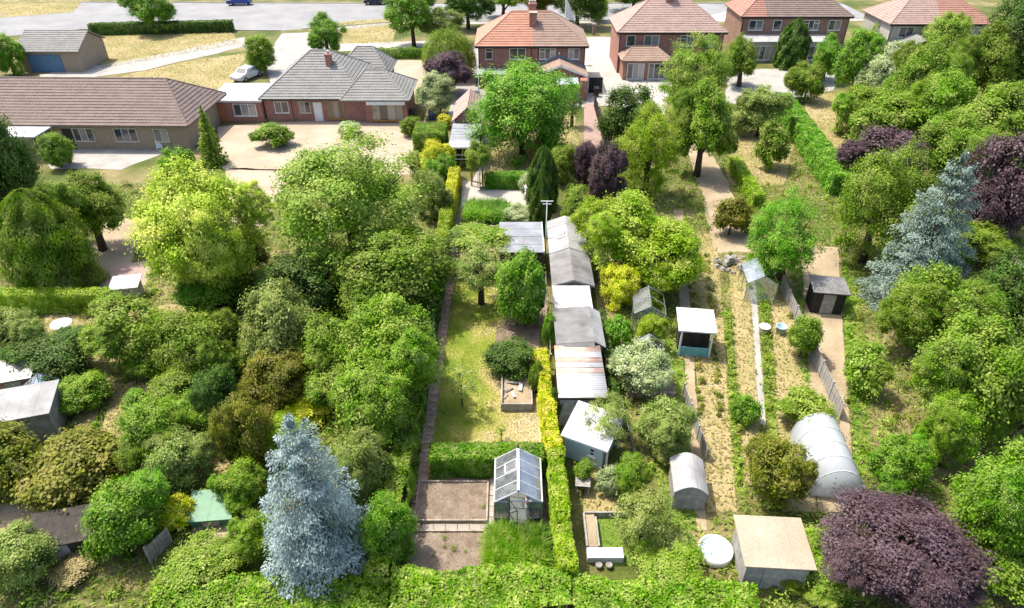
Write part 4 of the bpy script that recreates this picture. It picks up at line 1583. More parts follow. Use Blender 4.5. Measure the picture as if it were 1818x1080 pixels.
# door swung open
dr = MB()
dA, dB = Vector((.64, -.03, .04)), Vector((.98, -.62, .04))
up = Vector((0, 0, 1.58))
for p, q in ((dA, dB), (dA + up, dB + up), (dA, dA + up), (dB, dB + up), (dA + up * .42, dB + up * .42), (dA + up * .42, dB + up), (dA, dB + up * .42)):
    dr.bar(p, q, .02)
dr.build('door', 'dark_green_paint', gh)
# staging inside
st = MB().box(1.35, 1.98, .25, D - .25, .72, .76)
for y_ in (.28, D - .3):
    for x_ in (1.38, 1.93):
        st.box(x_, x_ + .04, y_, y_ + .04, 0, .718)
st = st.build('staging', 'white_paint', thing('staging_bench', 'white staging bench inside the greenhouse', 'bench', (-0.76, 19.38, 0)))
rg = random.Random(5)
for k in range(9):
    x_, y_ = -0.76 + 1.45 + (k % 2) * .28, 19.38 + .38 + (k // 2) * .4
    pt = thing('plant_pot', 'small pale plant pot on the staging in the greenhouse', 'pot', (x_, y_, .762), 0, 'pots on the greenhouse staging')
    MB().lathe([(.06, 0), (.09, .15), (.10, .15), (.10, .18)], 0, 0, 10).build('pot', rg.choice(['white_paint', 'stone_pale', 'terracotta']), pt)
sk = thing('compost_sack', 'pale folded sheet propped inside the greenhouse on its left side', 'sheet', (-0.45, 20.2, 0))
MB().hexa([(-.15, 0, 0), (.18, 0, 0), (.18, .9, 0), (-.15, .9, 0)], [(-.1, .1, .9), (-.02, .1, .95), (-.02, .8, .85), (-.1, .8, .9)]).build('sheet', 'cream', sk)
sheet('greenhouse_floor', 'concrete', [(-0.7, 19.42), (1.24, 19.42), (1.24, 21.8), (-0.7, 21.8)], 5, True, jit=0)

# raised planter of sleepers
pl = thing('raised_planter', 'weathered grey timber planter of dry soil with loose boards', 'planter', (-0.58, 26.5, 0), 0)
w, d, h = 1.66, 2.6, .52
for k in range(3):
    z0, z1 = k * .175, k * .175 + .165
    MB().box(0, w, 0, .07, z0, z1).build('plank', 'old_timber', pl)
    MB().box(0, w, d - .07, d, z0, z1).build('plank', 'old_timber', pl)
    MB().box(0, .07, .072, d - .072, z0, z1).build('plank', 'old_timber', pl)
    MB().box(w - .07, w, .072, d - .072, z0, z1).build('plank', 'old_timber', pl)
vs, fs = [], []
for j in range(13):
    for i in range(9):
        vs.append((.073 + (w - .146) * i / 8, .073 + (d - .146) * j / 12, .30 + .07 * math.sin(i * 1.1) * math.sin(j * .8) + rg.uniform(-.03, .03)))
for j in range(12):
    for i in range(8):
        a = j * 9 + i
        fs.append((a, a + 1, a + 10, a + 9))
MB().add(vs, fs).build('soil', 'dirt', pl, True)
for k, (px, py, a, ln, mt) in enumerate(((924, 687, 1.45, .62, 'white_paint'), (911, 700, 1.9, .45, 'white_paint'), (903, 690, .4, .5, 'old_timber'), (898, 703, 1.1, .4, 'timber'), (912, 679, -.1, .8, 'old_timber'))):
    X, Y = G(px, py, .4)
    bd = thing('loose_board', ['pale slatted board lying across the planter soil', 'short white board lying in the planter', 'grey offcut of board in the planter', 'brown stick of timber at the planter edge', 'long grey plank at the back of the planter'][k], 'board', (X, Y, .37), a)
    if k == 0:
        for q in range(3):
            MB().box(-ln / 2, ln / 2, -.10 + q * .07, -.045 + q * .07, 0.01, .05).build('slat', mt, bd)
        MB().box(-ln / 2, -ln / 2 + .05, -.1, .095, .051, .07).build('batten', mt, bd)
    else:
        MB().box(-ln / 2, ln / 2, -.06, .06, 0, .04).build('plank', mt, bd)

# sheds down the right-hand boundary -------------------------------------------------------
s1 = thing('garden_shed', 'pale blue timber shed with white roof and small dark window', 'shed', (2.52, 23.35, 0), math.radians(-27))
w, d = 1.95, 1.75
for k in range(9):   # horizontal boards of the front
    MB().box(0, w, -.015 - .004 * (k % 2), .01, .02 + k * .17, .185 + k * .17).build('board', 'blue_paint', s1)
MB().xprism([(.012, 0), (d, 0), (d, 1.95), (.012, 1.55)], 0.02, w - .02).build('wall', 'blue_paint', s1)
MB().hexa([(-.12, -.22, 1.56), (w + .3, -.22, 1.56), (w + .3, d + .15, 2.01), (-.12, d + .15, 2.01)], [(-.12, -.22, 1.61), (w + .3, -.22, 1.61), (w + .3, d + .15, 2.06), (-.12, d + .15, 2.06)]).build('roof', 'white_sheet', s1)
MB().box(-.12, w + .3, -.25, -.222, 1.50, 1.61).build('fascia', 'white_paint', s1)
window(s1, 1.28, -.024, .75, .34, .55, 1, 'white_paint')
MB().box(1.28, 1.62, -.076, -.03, .99, 1.04).build('glazing_bar', 'white_paint', s1)
MB().box(w + .2, w + .28, -.1, -.02, 0, 1.55).box(w + .2, w + .28, d - .1, d - .02, 0, 1.9).build('post', 'white_paint', s1)
MB().box(w - .018, w + .02, .3, 1.1, .03, 1.5).build('door', 'timber', s1)

s2 = thing('carport', 'white flat-roofed store with rust-streaked corrugated sheets', 'shed', (2.3, 25.35, 0), 0)
L_, W_ = 4.1, 2.5


def corr(x0, x1, y0, y1, z, mat, parent, name='roof_sheet', pitch=0.15, amp=.018, slope=0.0):
    n = int((y1 - y0) / pitch * 6)
    vs, fs = [], []
    for i in range(n + 1):
        y_ = y0 + (y1 - y0) * i / n
        zz = z + amp * math.sin(2 * math.pi * (y_ - y0) / pitch) + slope * (y_ - y0)
        vs += [(x0, y_, zz), (x1, y_, zz)]
    for i in range(n):
        fs.append((2 * i, 2 * i + 1, 2 * i + 3, 2 * i + 2))
    o = MB().add(vs, fs).build(name, mat, parent, True)
    md = o.modifiers.new('thickness', 'SOLIDIFY')
    md.thickness = .008
    return o


ys = [0, .62, 1.24, 1.86, 2.28, 2.72, 3.1, 3.58, L_]
mt = ['white_sheet', 'white_sheet', 'white_sheet', 'rust_sheet', 'white_sheet', 'rust_sheet', 'white_sheet', 'rust_sheet']
for k in range(8):
    corr(0 if k not in (3, 5) else 0, W_, ys[k], ys[k + 1] + .03, 2.0 + .004 * (k % 2) + .012 * k, mt[k], s2)
MB().box(.1, W_ - .1, .1, .16, 0, 1.95).box(.1, .16, .162, L_ - .1, 0, 1.95).box(W_ - .16, W_ - .1, .162, L_ - .1, 0, 1.95).build('wall', 'old_timber', s2)
MB().box(-.02, W_ + .02, -.03, 0.0, 1.86, 1.96).build('fascia', 'dark_timber', s2)

s3 = thing('garden_shed', 'shed with broad dark grey felt roof beyond the rusty corrugated sheets', 'shed', (2.45, 29.55, 0), 0)
W_, L_ = 2.6, 3.35
MB().box(.08, W_ - .08, .12, L_ - .1, 0, 1.9).build('wall', 'old_timber', s3)
MB().hexa([(-.05, -.05, 2.10), (2.05, -.05, 2.28), (2.05, L_, 2.28), (-.05, L_, 2.10)], [(-.05, -.05, 2.16), (2.05, -.05, 2.34), (2.05, L_, 2.34), (-.05, L_, 2.16)]).build('roof', 'felt', s3)
MB().hexa([(2.052, -.05, 2.26), (2.7, -.05, 1.86), (2.7, L_, 1.86), (2.052, L_, 2.26)], [(2.052, -.05, 2.338), (2.7, -.05, 1.92), (2.7, L_, 1.92), (2.052, L_, 2.338)]).build('roof_slope', 'felt_pale', s3)
MB().hexa([(-.05, -.35, 1.86), (2.05, -.35, 2.0), (2.05, -.052, 2.24), (-.05, -.052, 2.06)], [(-.05, -.35, 1.92), (2.05, -.35, 2.06), (2.05, -.052, 2.32), (-.05, -.052, 2.14)]).build('roof_slope', 'felt', s3)

s4 = thing('garden_shed', 'low shed with smooth bright white flat roof between two grey roofs', 'shed', (2.5, 33.0, 0), 0)
MB().box(.08, 2.2, .08, 2.55, 0, 1.85).build('wall', 'old_timber', s4)
for k in range(2):
    MB().hexa([(0, k * 1.3, 1.88 + .03 * k), (2.3, k * 1.3, 1.88 + .03 * k), (2.3, k * 1.3 + 1.31, 1.93 + .03 * k), (0, k * 1.3 + 1.31, 1.93 + .03 * k)],
              [(0, k * 1.3, 1.92 + .03 * k), (2.3, k * 1.3, 1.92 + .03 * k), (2.3, k * 1.3 + 1.31, 1.97 + .03 * k), (0, k * 1.3 + 1.31, 1.97 + .03 * k)]).build('roof_sheet', 'white_sheet', s4)

s5 = thing('garden_shed', 'long grey shed with shallow pitched roof, pale far half and darker near half', 'shed', (2.55, 35.85, 0), 0)
W_, L_ = 2.55, 8.4
MB().yprism([(.1, 0), (W_ - .1, 0), (W_ - .1, 1.85), (W_ / 2, 2.28), (.1, 1.85)], .12, L_ - .1).build('wall', 'old_timber', s5)
for nm, a, b_, mt in (('roof', -.05, 3.8, 'felt'), ('roof', 3.802, L_, 'felt_pale')):
    up_ = 0 if a < 0 else .05
    mb = MB()
    nn = int((b_ - a) / .95)
    for k in range(nn):
        ya, yb = a + (b_ - a) * k / nn, a + (b_ - a) * (k + 1) / nn - .004
        for e, sgn in ((-.06, 1), (W_ + .06, -1)):
            zz = up_ + .012 * (k % 2)
            mb.hexa([(e, ya, 1.84 + zz), (W_ / 2, ya, 2.32 + zz), (W_ / 2, yb, 2.32 + zz), (e, yb, 1.84 + zz)], [(e, ya, 1.89 + zz), (W_ / 2, ya, 2.37 + zz), (W_ / 2, yb, 2.37 + zz), (e, yb, 1.89 + zz)])
    mb.build(nm, mt, s5)
bb = MB()
for e in (-.06, W_ + .06):
    bb.hexa([(e, -.09, 1.74), (W_ / 2, -.09, 2.22), (W_ / 2, -.052, 2.22), (e, -.052, 1.74)], [(e, -.09, 1.88), (W_ / 2, -.09, 2.36), (W_ / 2, -.052, 2.36), (e, -.052, 1.88)])
bb.build('barge_board', 'old_timber', s5)

ms = thing('aerial_mast', 'tall white mast with crossbar aerial beside the long grey shed', 'mast', (2.36, 41.8, 0), 0)
MB().tube([(0, 0, 0), (0, 0, 4.75)], [.04, .032], 8).build('pole', 'white_paint', ms, True)
MB().tube([(-.42, 0, 4.76), (.42, 0, 4.76)], .035, 6).tube([(-.30, 0, 4.55), (.30, 0, 4.55)], .03, 6).build('crossbar', 'white_paint', ms)
MB().tube([(0, 0, 2.3), (1.25, -.1, 2.55)], .022, 5).tube([(1.25, -.1, 2.55), (1.25, -.1, 2.28)], .03, 5).build('stay', 'white_paint', ms)

# flat-roofed summerhouse with climber
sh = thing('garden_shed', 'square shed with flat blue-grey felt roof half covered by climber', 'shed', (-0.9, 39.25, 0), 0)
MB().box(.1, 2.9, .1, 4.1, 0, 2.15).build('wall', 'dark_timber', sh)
for k in range(4):
    MB().box(0, 3.0, k * 1.05, k * 1.05 + 1.045, 2.18 + .02 * k, 2.28 + .02 * k).build('roof_sheet', 'felt_blue', sh)
MB().box(0, 3.0, -.04, -.004, 2.05, 2.28).build('fascia', 'black_plastic', sh)
MB().box(3.002, 3.05, 0, 4.2, 2.1, 2.36).build('fascia', 'white_paint', sh)
pg = thing('pergola', 'timber pergola buried under the spreading climber', 'pergola', (-4.0, 39.3, 0), 0)
for x_ in (0.2, 2.8):
    for y_ in (.2, 2.0, 3.8):
        MB().box(x_, x_ + .1, y_, y_ + .1, 0, 2.1).build('post', 'timber', pg)
for y_ in (.2, 1.4, 2.6, 3.8):
    MB().box(0, 3.05, y_, y_ + .07, 2.102, 2.2).build('rafter', 'timber', pg)

# arch with gate
ar = thing('garden_arch', 'golden timber arch with gate between the patio and the upper lawn', 'arch', (-3.55, 54.6, 0), 0)
for x_ in (0.0, .95):
    MB().box(x_, x_ + .12, 0, .12, 0, 2.25).build('post', 'new_timber', ar)
    MB().box(x_, x_ + .12, .9, 1.02, 0, 2.25).build('post', 'new_timber', ar)
for y_ in (0, .9):
    MB().box(-.15, 1.22, y_, y_ + .1, 2.252, 2.36).build('beam', 'new_timber', ar)
gtp = MB()
for k in range(4):
    MB().box(.78 - .001, .80, -.02 - k * .24 - .2, -.02 - k * .24, .05, 1.5).build('gate_board', 'new_timber', ar)
MB().box(.802, .85, -.98, 0, 1.2, 1.3).box(.802, .85, -.98, 0, .3, .4).build('gate_rail', 'new_timber', ar)

bt = thing('bird_table', 'small white bird box on a post beside the dark conifer', 'bird table', (*G(937, 358), 0))
MB().box(-.05, .05, -.05, .05, 0, 1.0).build('post', 'white_paint', bt)
MB().box(-.25, .25, -.2, .2, 1.0, 1.05).box(-.2, .2, -.15, .15, 1.052, 1.3).build('box', 'white_paint', bt)
MB().xprism([(-.25, 1.3), (.25, 1.3), (0, 1.5)], -.28, .28).build('roof', 'white_paint', bt)

# fence on the boundary between lawn and sheds
def fence(label, pts, h=1.2, mat='old_timber', panel=1.8, gaps=True, nm='fence', boards=True):
    r = thing(nm, label, 'fence', (pts[0][0], pts[0][1], 0))
    for a, b_ in zip(pts[:-1], pts[1:]):
        ln = math.dist(a, b_)
        k = max(1, round(ln / panel))
        d = ((b_[0] - a[0]) / ln, (b_[1] - a[1]) / ln)
        ang = math.atan2(d[1], d[0])
        s = ln / k
        for i in range(k):
            x, y = a[0] + d[0] * s * i - pts[0][0], a[1] + d[1] * s * i - pts[0][1]
            p = MB().box(-.05, .05, -.05, .05, 0, h + .08).build('post', mat, r)
            p.location, p.rotation_euler = (x, y, 0), (0, 0, ang)
            mb = MB()
            if boards:
                nb = int((s - .12) / .15)
                for q in range(nb):
                    x0 = .06 + (s - .12) * q / nb
                    mb.box(x0, x0 + (s - .12) / nb - .012, -.012 + .012 * (q % 2), .012 + .012 * (q % 2), .04, h - .03 * ((q * 7) % 3) / 3)
            else:
                for z in (.3, .65, 1.0):
                    mb.box(.055, s - .055, -.008, .008, z * h, z * h + .02)
            p = mb.build('panel', mat, r)
            p.location, p.rotation_euler = (x, y, 0), (0, 0, ang)
    return r


fence('low post and wire fence between the lawn and the row of sheds', [(2.18, 30.0), (2.25, 39.0)], 1.0, 'old_timber', 2.2, boards=False)
fence('weathered board fence running between two neighbouring dry gardens', [G(1385, 515), G(1490, 748)], 1.1)
fence('grey board fence beside the far right concrete path', [G(1760, 440), G(1850, 560)], 1.2)
fence('dark board fence behind the purple shrubs and block path', [(9.0, 60), (9.2, 76)], 1.5, 'dark_timber')
fence('old boarded fence beside the strip of bright turf', [G(1212, 705), G(1252, 822)], .9, 'old_timber')
fence('pale low rail fence along the narrow strip right of the sheds', [G(1092, 690), G(1130, 830)], .5, 'old_timber')
fence('grey board fence between the two dug plots in the overgrown gardens', [G(270, 1000), G(310, 960)], 1.0)

# bits and pieces in the neighbouring gardens -----------------------------------------------
X, Y = G(1020, 880)
bn = thing('potting_table', 'small weathered timber table behind the blue shed', 'table', (X, Y, 0), -.1)
for k in range(4):
    MB().box(0, .68, k * .14, k * .14 + .13, .62, .66).build('table_slat', 'old_timber', bn)
for x_ in (.03, .58):
    for y_ in (.02, .48):
        MB().box(x_, x_ + .06, y_, y_ + .06, 0, .618).build('leg', 'old_timber', bn)
X, Y = G(1040, 978)
b1 = thing('garden_bed', 'narrow timber-edged bed of brown soil beside the small turf patch', 'garden bed', (X, Y, 0))
MB().box(0, .08, 0, 1.7, 0, .35).build('edging_board', 'old_timber', b1)
MB().box(.5, .58, 0, 1.5, 0, .35).build('edging_board', 'old_timber', b1)
MB().box(.082, 1.9, 1.702, 1.78, 0, .35).build('edging_board', 'old_timber', b1)
MB().box(.082, .498, 0.02, 1.7, 0, .25).build('soil', 'dirt', b1)
X, Y = G(1042, 1000)
tr = thing('cold_frame', 'long low white trough at the end of the small turf patch', 'trough', (X, Y, 0))
MB().hexa([(0, 0, 0), (1.5, 0, 0), (1.5, .4, 0), (0, .4, 0)], [(0, -.03, .35), (1.5, -.03, .35), (1.5, .43, .4), (0, .43, .4)]).build('body', 'white_paint', tr)
MB().box(.0, .72, -.05, .45, .402, .43).build('lid', 'poly', tr)
MB().box(.74, 1.5, -.05, .45, .402, .43).build('lid', 'poly', tr)
for (px, py) in ((1063, 1008), (1081, 1008)):
    pt = thing('stone_ball', 'small pale stone pot in front of the white trough', 'pot', (*G(px, py), 0), 0, 'pair of pale stone pots')
    MB().lathe([(.09, 0), (.14, .1), (.15, .2), (.12, .24), (.1, .2)], 0, 0, 12).build('pot', 'stone_pale', pt, True)

# hut with white roof and turquoise base
X, Y = G(1200, 632)
hu = thing('playhouse', 'little hut with white pent roof and turquoise lower boards', 'hut', (X, Y, 0), -.12)
MB().box(.1, 1.85, .6, 1.9, 0, 1.8).build('wall', 'dark_timber', hu)
for x_ in (.08, 1.8):
    MB().box(x_, x_ + .1, 0, .1, 0, 1.8).build('post', 'white_paint', hu)
for k in range(4):
    MB().box(.2, 1.78, .02, .06, .05 + k * .16, .2 + k * .16).build('board', 'turquoise', hu)
MB().hexa([(-.1, -.1, 1.82), (2.05, -.1, 1.82), (2.05, 2.0, 2.0), (-.1, 2.0, 2.0)], [(-.1, -.1, 1.9), (2.05, -.1, 1.9), (2.05, 2.0, 2.08), (-.1, 2.0, 2.08)]).build('roof', 'white_sheet', hu)

# polytunnel
X, Y = G(1435, 880)
pt_ = thing('polytunnel', 'white polythene tunnel with rounded roof on the dry allotment', 'polytunnel', (X, Y, 0), -.10)
n, R = 12, 1.15
Ln = 3.7
vs, fs = [], []
for j in range(2):
    for i in range(n + 1):
        a = math.pi * i / n
        vs.append((R + -R * math.cos(a), Ln * j, 1.75 * math.sin(a) ** .8))
for i in range(n):
    fs.append((i, i + 1, n + 2 + i, n + 1 + i))
fs += [tuple(range(n, -1, -1)), tuple(range(n + 1, 2 * n + 2))]
MB().add(vs, fs).build('cover', 'polythene', pt_, True)
for k in range(5):
    y_ = Ln * k / 4
    MB().tube([(R - (R + .02) * math.cos(math.pi * i / n), y_, 1.78 * math.sin(math.pi * i / n) ** .8) for i in range(n + 1)], .014, 5).build('hoop', 'white_paint', pt_)

# flat shed near copper beech, dome shed, tub
def pent_shed(px, py, w, d, h, roofmat, wallmat, label, rot=0.0, rise=.15, cat='shed', name='garden_shed', boards=4):
    X, Y = G(px, py)
    r = thing(name, label, cat, (X, Y, 0), rot)
    MB().hexa([(.06, .06, 0), (w - .06, .06, 0), (w - .06, d - .06, 0), (.06, d - .06, 0)], [(.06, .06, h - .02), (w - .06, .06, h - .02), (w - .06, d - .06, h + rise - .02), (.06, d - .06, h + rise - .02)]).build('wall', wallmat, r)
    for k in range(boards):
        a, b_ = w * k / boards, w * (k + 1) / boards - .006
        a, b_ = a - (.1 if k == 0 else 0), b_ + (.1 if k == boards - 1 else 0)
        MB().hexa([(a, -.12, h), (b_, -.12, h), (b_, d + .12, h + rise), (a, d + .12, h + rise)], [(a, -.12, h + .06), (b_, -.12, h + .06), (b_, d + .12, h + rise + .06), (a, d + .12, h + rise + .06)]).build('roof_sheet', roofmat, r)
    MB().box(w * .3, w * .3 + .75, .02, .055, .05, min(1.8, h - .15)).build('door', 'old_timber', r)
    return r


pent_shed(1312, 1046, 2.55, 2.1, 1.6, 'gravel', 'old_timber', 'square shed with plain stone-grey flat roof beside the copper tree', -.06)
pent_shed(5, 800, 2.6, 2.2, 1.8, 'felt_pale', 'old_timber', 'pale grey roofed shed by the dug strips in the overgrown gardens', .3)
pent_shed(5, 720, 1.8, 1.6, 1.5, 'grey_metal', 'brick_red', 'little brick-walled store with grey roof by the dug strips', .3)
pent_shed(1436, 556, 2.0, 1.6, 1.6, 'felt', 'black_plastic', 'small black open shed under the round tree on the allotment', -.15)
pent_shed(338, 940, 1.8, 1.3, .55, 'tarp_green', 'tarp_green', 'low store under a green tarpaulin beside the blue spruce', .1, .25, boards=2)
pent_shed(62, 1010, 2.6, 1.6, 1.2, 'dark_timber', 'dark_timber', 'low black-brown shed in the overgrown lower garden', .25)
pent_shed(205, 540, 1.6, 1.2, 1.1, 'white_sheet', 'render_pale', 'small white-roofed store beside the golden willow', .2, boards=2)
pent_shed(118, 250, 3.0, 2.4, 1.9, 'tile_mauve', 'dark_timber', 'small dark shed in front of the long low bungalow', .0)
X, Y = G(1190, 905)
dm = thing('garden_shed', 'shed with rounded grey felt roof beside the strip of turf', 'shed', (X, Y, 0), -.1)
vs = [(1.5 * i / 8, 1.2 + .42 * math.sin(math.pi * i / 8)) for i in range(9)]
MB().yprism([(1.45, 0)] + [(.05 + 1.4 * (8 - i) / 8, 1.16 + .40 * math.sin(math.pi * (8 - i) / 8)) for i in range(9)] + [(.05, 0)], .05, 1.9).build('wall', 'old_timber', dm)
rv, rf = [], []
for j, y_ in enumerate((-.05, 2.0)):
    rv += [(x, y_, z + .02) for x, z in vs] + [(x, y_, z - .03) for x, z in reversed(vs)]
nn = 18
rf = [(i, nn + i, nn + (i + 1) % nn, (i + 1) % nn) for i in range(nn)] + [tuple(range(nn)), tuple(range(2 * nn - 1, nn - 1, -1))]
MB().add(rv, rf).build('roof', 'felt_pale', dm)
X, Y = G(1268, 985)
tb = thing('paddling_pool', 'round pale blue tub beside the square grey-roofed shed', 'tub', (X, Y, 0))
MB().lathe([(.66, 0), (.72, .1), (.72, .42), (.66, .44), (.62, .40), (.60, .30)], 0, 0, 24).build('wall', 'white_paint', tb, True)
MB().lathe([(.598, .34), (.597, .345)], 0, 0, 24).build('water', 'water_blue', tb)


def small_glasshouse(px, py, w, d, h, label, rot=0.0):
    X, Y = G(px, py)
    r = thing('greenhouse', label, 'greenhouse', (X, Y, 0), rot)
    m_ = w / 2
    f = MB()
    for y_ in (0, d / 2, d):
        for x_ in (0, w):
            f.bar((x_, y_, 0), (x_, y_, h), .025)
        f.bar((0, y_, h), (m_, y_, h + .6), .025)
        f.bar((w, y_, h), (m_, y_, h + .6), .025)
    for x_, z_ in ((0, h), (w, h), (m_, h + .6), (0, .03), (w, .03)):
        f.bar((x_, 0, z_), (x_, d, z_), .025)
    f.build('frame', 'grey_metal', r)
    for k in range(2):
        a, b_ = d * k / 2 + .03, d * (k + 1) / 2 - .03
        for q in (((0, a, .05), (0, b_, .05), (0, b_, h), (0, a, h)), ((w, a, .05), (w, b_, .05), (w, b_, h), (w, a, h)),
                  ((.02, a, h + .02), (m_, a, h + .6), (m_, b_, h + .6), (.02, b_, h + .02)), ((w - .02, a, h + .02), (m_, a, h + .6), (m_, b_, h + .6), (w - .02, b_, h + .02))):
            MB().add(q, [(0, 1, 2, 3)]).build('pane', 'glass', r)
    for y_ in (0, d):
        MB().add([(.03, y_, .05), (w - .03, y_, .05), (w - .03, y_, h), (m_, y_, h + .57), (.03, y_, h)], [(0, 1, 2, 3, 4)]).build('end_pane', 'glass', r)


small_glasshouse(1122, 590, 1.9, 2.2, 1.4, 'small grey glasshouse behind the yellow shrub by the sheds', -.1)
small_glasshouse(1320, 535, 1.9, 2.4, 1.4, 'pale glasshouse at the end of the dirt path', -.12)
small_glasshouse(40, 760, 1.7, 2.0, 1.2, 'small grey glasshouse among the dug strips', .3)
small_glasshouse(1125, 660, 1.6, 1.4, 1.1, 'low glasshouse behind the cream variegated shrub', -.1)

X, Y = G(1112, 706)
rw = thing('raised_planter', 'low raised bed of pinkish blocks under the cream variegated shrub', 'planter', (X, Y, 0), -.05)
for k in range(6):
    for c_ in range(2):
        MB().box(k * .44 + (.0 if c_ == 0 else .02), k * .44 + .43, 0, .2, c_ * .2, c_ * .2 + .19).build('block', 'tile_pink', rw)
MB().box(0, 2.62, .2, 1.6, 0, .34).build('soil', 'soil', rw)
for (px, py, m_, lb_) in ((1355, 592, 'white_paint', 'white tub on the dry allotment'), (1385, 592, 'water_blue', 'pale blue tub on the dry allotment')):
    t_ = thing('storage_tub', lb_, 'tub', (*G(px, py), 0))
    MB().lathe([(.26, 0), (.32, .5), (.35, .5), (.35, .55), (.29, .54), (.25, .15)], 0, 0, 14).build('bucket', m_, t_, True)
X, Y = G(116, 592)
tt = thing('garden_table', 'round white table under the clipped boundary hedge', 'table', (X, Y, 0))
MB().lathe([(.55, .70), (.6, .72), (.6, .75), (.55, .76)], 0, 0, 18).build('table_top', 'white_paint', tt)
for k in range(4):
    a = k * math.pi / 2 + .4
    MB().tube([(math.cos(a) * .4, math.sin(a) * .4, 0), (math.cos(a) * .25, math.sin(a) * .25, .7)], .03, 6).build('leg', 'white_paint', tt)


def parasol_set(px, py, label, mat='white_paint'):
    X, Y = G(px, py)
    r = thing('garden_chair', label, 'chair', (X, Y, 0), random.random() * .6)
    MB().box(-.28, .28, -.25, .25, .38, .43).build('seat', mat, r)
    MB().hexa([(-.28, .22, .43), (.28, .22, .43), (.28, .27, .43), (-.28, .27, .43)], [(-.28, .34, .95), (.28, .34, .95), (.28, .38, .95), (-.28, .38, .95)]).build('backrest', mat, r)
    for x_ in (-.25, .21):
        for y_ in (-.23, .2):
            MB().box(x_, x_ + .04, y_, y_ + .04, 0, .378).build('leg', mat, r)


parasol_set(150, 240, 'white garden chair on the terrace by the dark shed')
parasol_set(163, 262, 'white garden chair at the terrace edge by the low bungalow')
parasol_set(285, 268, 'white garden chair at the end of the low bungalow terrace')
gz = thing('gazebo', 'white square gazebo between two brick houses', 'gazebo', (*G(1270, 62), 0))
MB().add([(-.2, -.2, 2.1), (3.2, -.2, 2.1), (3.2, 3.2, 2.1), (-.2, 3.2, 2.1), (1.5, 1.5, 3.0)], [(0, 1, 4), (1, 2, 4), (2, 3, 4), (3, 0, 4), (3, 2, 1, 0)]).build('canopy', 'white_paint', gz)
for x_ in (0, 2.9):
    for y_ in (0, 2.9):
        MB().box(x_, x_ + .08, y_, y_ + .08, 0, 2.1).build('post', 'white_paint', gz)
rp = thing('rubble_heap', 'heap of pale rubble and stones beside the dirt path', 'rubble', (*G(1300, 470), 0))
for k in range(34):
    a, q = rg.uniform(0, 6.28), rg.uniform(0, 1.3)
    s = rg.uniform(.12, .3)
    zz = max(0, .5 - q * .35) * rg.random()
    o = MB().add([(-s, -s * .7, 0), (s, -s * .8, 0), (s * .9, s, 0), (-s * .8, s * .7, 0), (-s * .6, -s * .4, s), (s * .7, -s * .5, s * .8), (s * .5, s * .6, s), (-s * .5, s * .4, s * .7)],
                 [(3, 2, 1, 0), (4, 5, 6, 7), (0, 1, 5, 4), (1, 2, 6, 5), (2, 3, 7, 6), (3, 0, 4, 7)]).build('stone', 'stone_pale', rp)
    o.location = (math.cos(a) * q, math.sin(a) * q, zz)
    o.rotation_euler = (0, 0, a * 2)

# ================================================================== HEDGES
hedge('laurel_hedge', 'clipped bright green hedge across the garden behind the greenhouse', 'bright', [(-3.8, 22.45), (1.5, 22.45)], 1.1, 1.35, 420, .12, .6, .10)
hedge('conifer_hedge', 'brilliant yellow conifer hedge beside the raised planter', 'gold', [(1.62, 29.6), (1.78, 26.0), (1.95, 22.2)], .62, 1.75, 420, .15, .4, .10, upright=.8, wob=.12)
hedge('conifer_hedge', 'lime green conifer hedge along the side of the greenhouse', 'lime', [(1.97, 22.15), (2.05, 19.0), (2.2, 16.0)], .72, 1.75, 430, .14, .4, .09, upright=.8, wob=.08)
hedge('golden_hedge', 'golden topped hedge between the gravel yard and the patio', 'lime', [(-5.0, 40.2), (-4.95, 48.0)], .9, 1.7, 330, .11, .6, .10, wob=.1)
hedge('golden_hedge', 'bright yellow end of hedge beside the patio and arch', 'gold', [(-4.95, 48.05), (-4.9, 54.6)], .9, 1.75, 330, .11, .6, .10, wob=.1)
hedge('box_hedge', 'clipped dark green box hedge at the edge of the patio', 'bright', [(-2.35, 54.4), (1.3, 54.4)], 1.2, 1.25, 330, .10, .6, .06)
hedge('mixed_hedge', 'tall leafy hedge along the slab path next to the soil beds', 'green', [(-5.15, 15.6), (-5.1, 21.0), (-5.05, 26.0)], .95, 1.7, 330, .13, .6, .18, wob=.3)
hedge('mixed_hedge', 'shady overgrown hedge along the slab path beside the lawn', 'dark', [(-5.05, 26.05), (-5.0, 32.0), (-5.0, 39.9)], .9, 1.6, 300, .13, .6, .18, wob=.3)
hedge('clipped_hedge_block', 'large dark green clipped hedge block beside the lean-to', 'green', [(-9.3, 63.2), (-6.3, 63.2)], 3.4, 2.1, 190, .13, .6, .08)
hedge('boundary_hedge', 'dense light green hedge along the foot of the long garden', 'spring', [(-4.6, 15.15), (-1.5, 15.3), (2.2, 15.2)], 1.9, 1.5, 380, .13, .6, .24, wob=.35)
hedge('boundary_hedge', 'broad green hedge along the foot of the overgrown left gardens', 'spring', [(-13.6, 14.6), (-9.2, 14.9), (-4.7, 15.0)], 1.8, 1.3, 330, .13, .6, .24, wob=.4)
hedge('boundary_hedge', 'loose green hedge along the foot of the small turf patch and sheds', 'spring', [(2.3, 15.1), (6.0, 14.9), (9.4, 14.8)], 1.8, 1.2, 330, .13, .6, .26, wob=.4)
hedge('clipped_hedge', 'long clipped lime hedge beside the tall green cone tree', 'lime', [G(-20, 552), G(200, 552)], .9, 1.5, 280, .12, .6, .07)
hedge('clipped_hedge', 'dark clipped hedge along the far road verge', 'dark', [G(165, 62), G(415, 56)], 1.6, 1.6, 110, .2, .6, .1)
hedge('clipped_hedge', 'bright green clipped hedge running diagonally between two neighbouring gardens', 'bright', [G(1382, 195), G(1425, 255), G(1490, 350)], 1.9, 1.9, 200, .15, .6, .1)
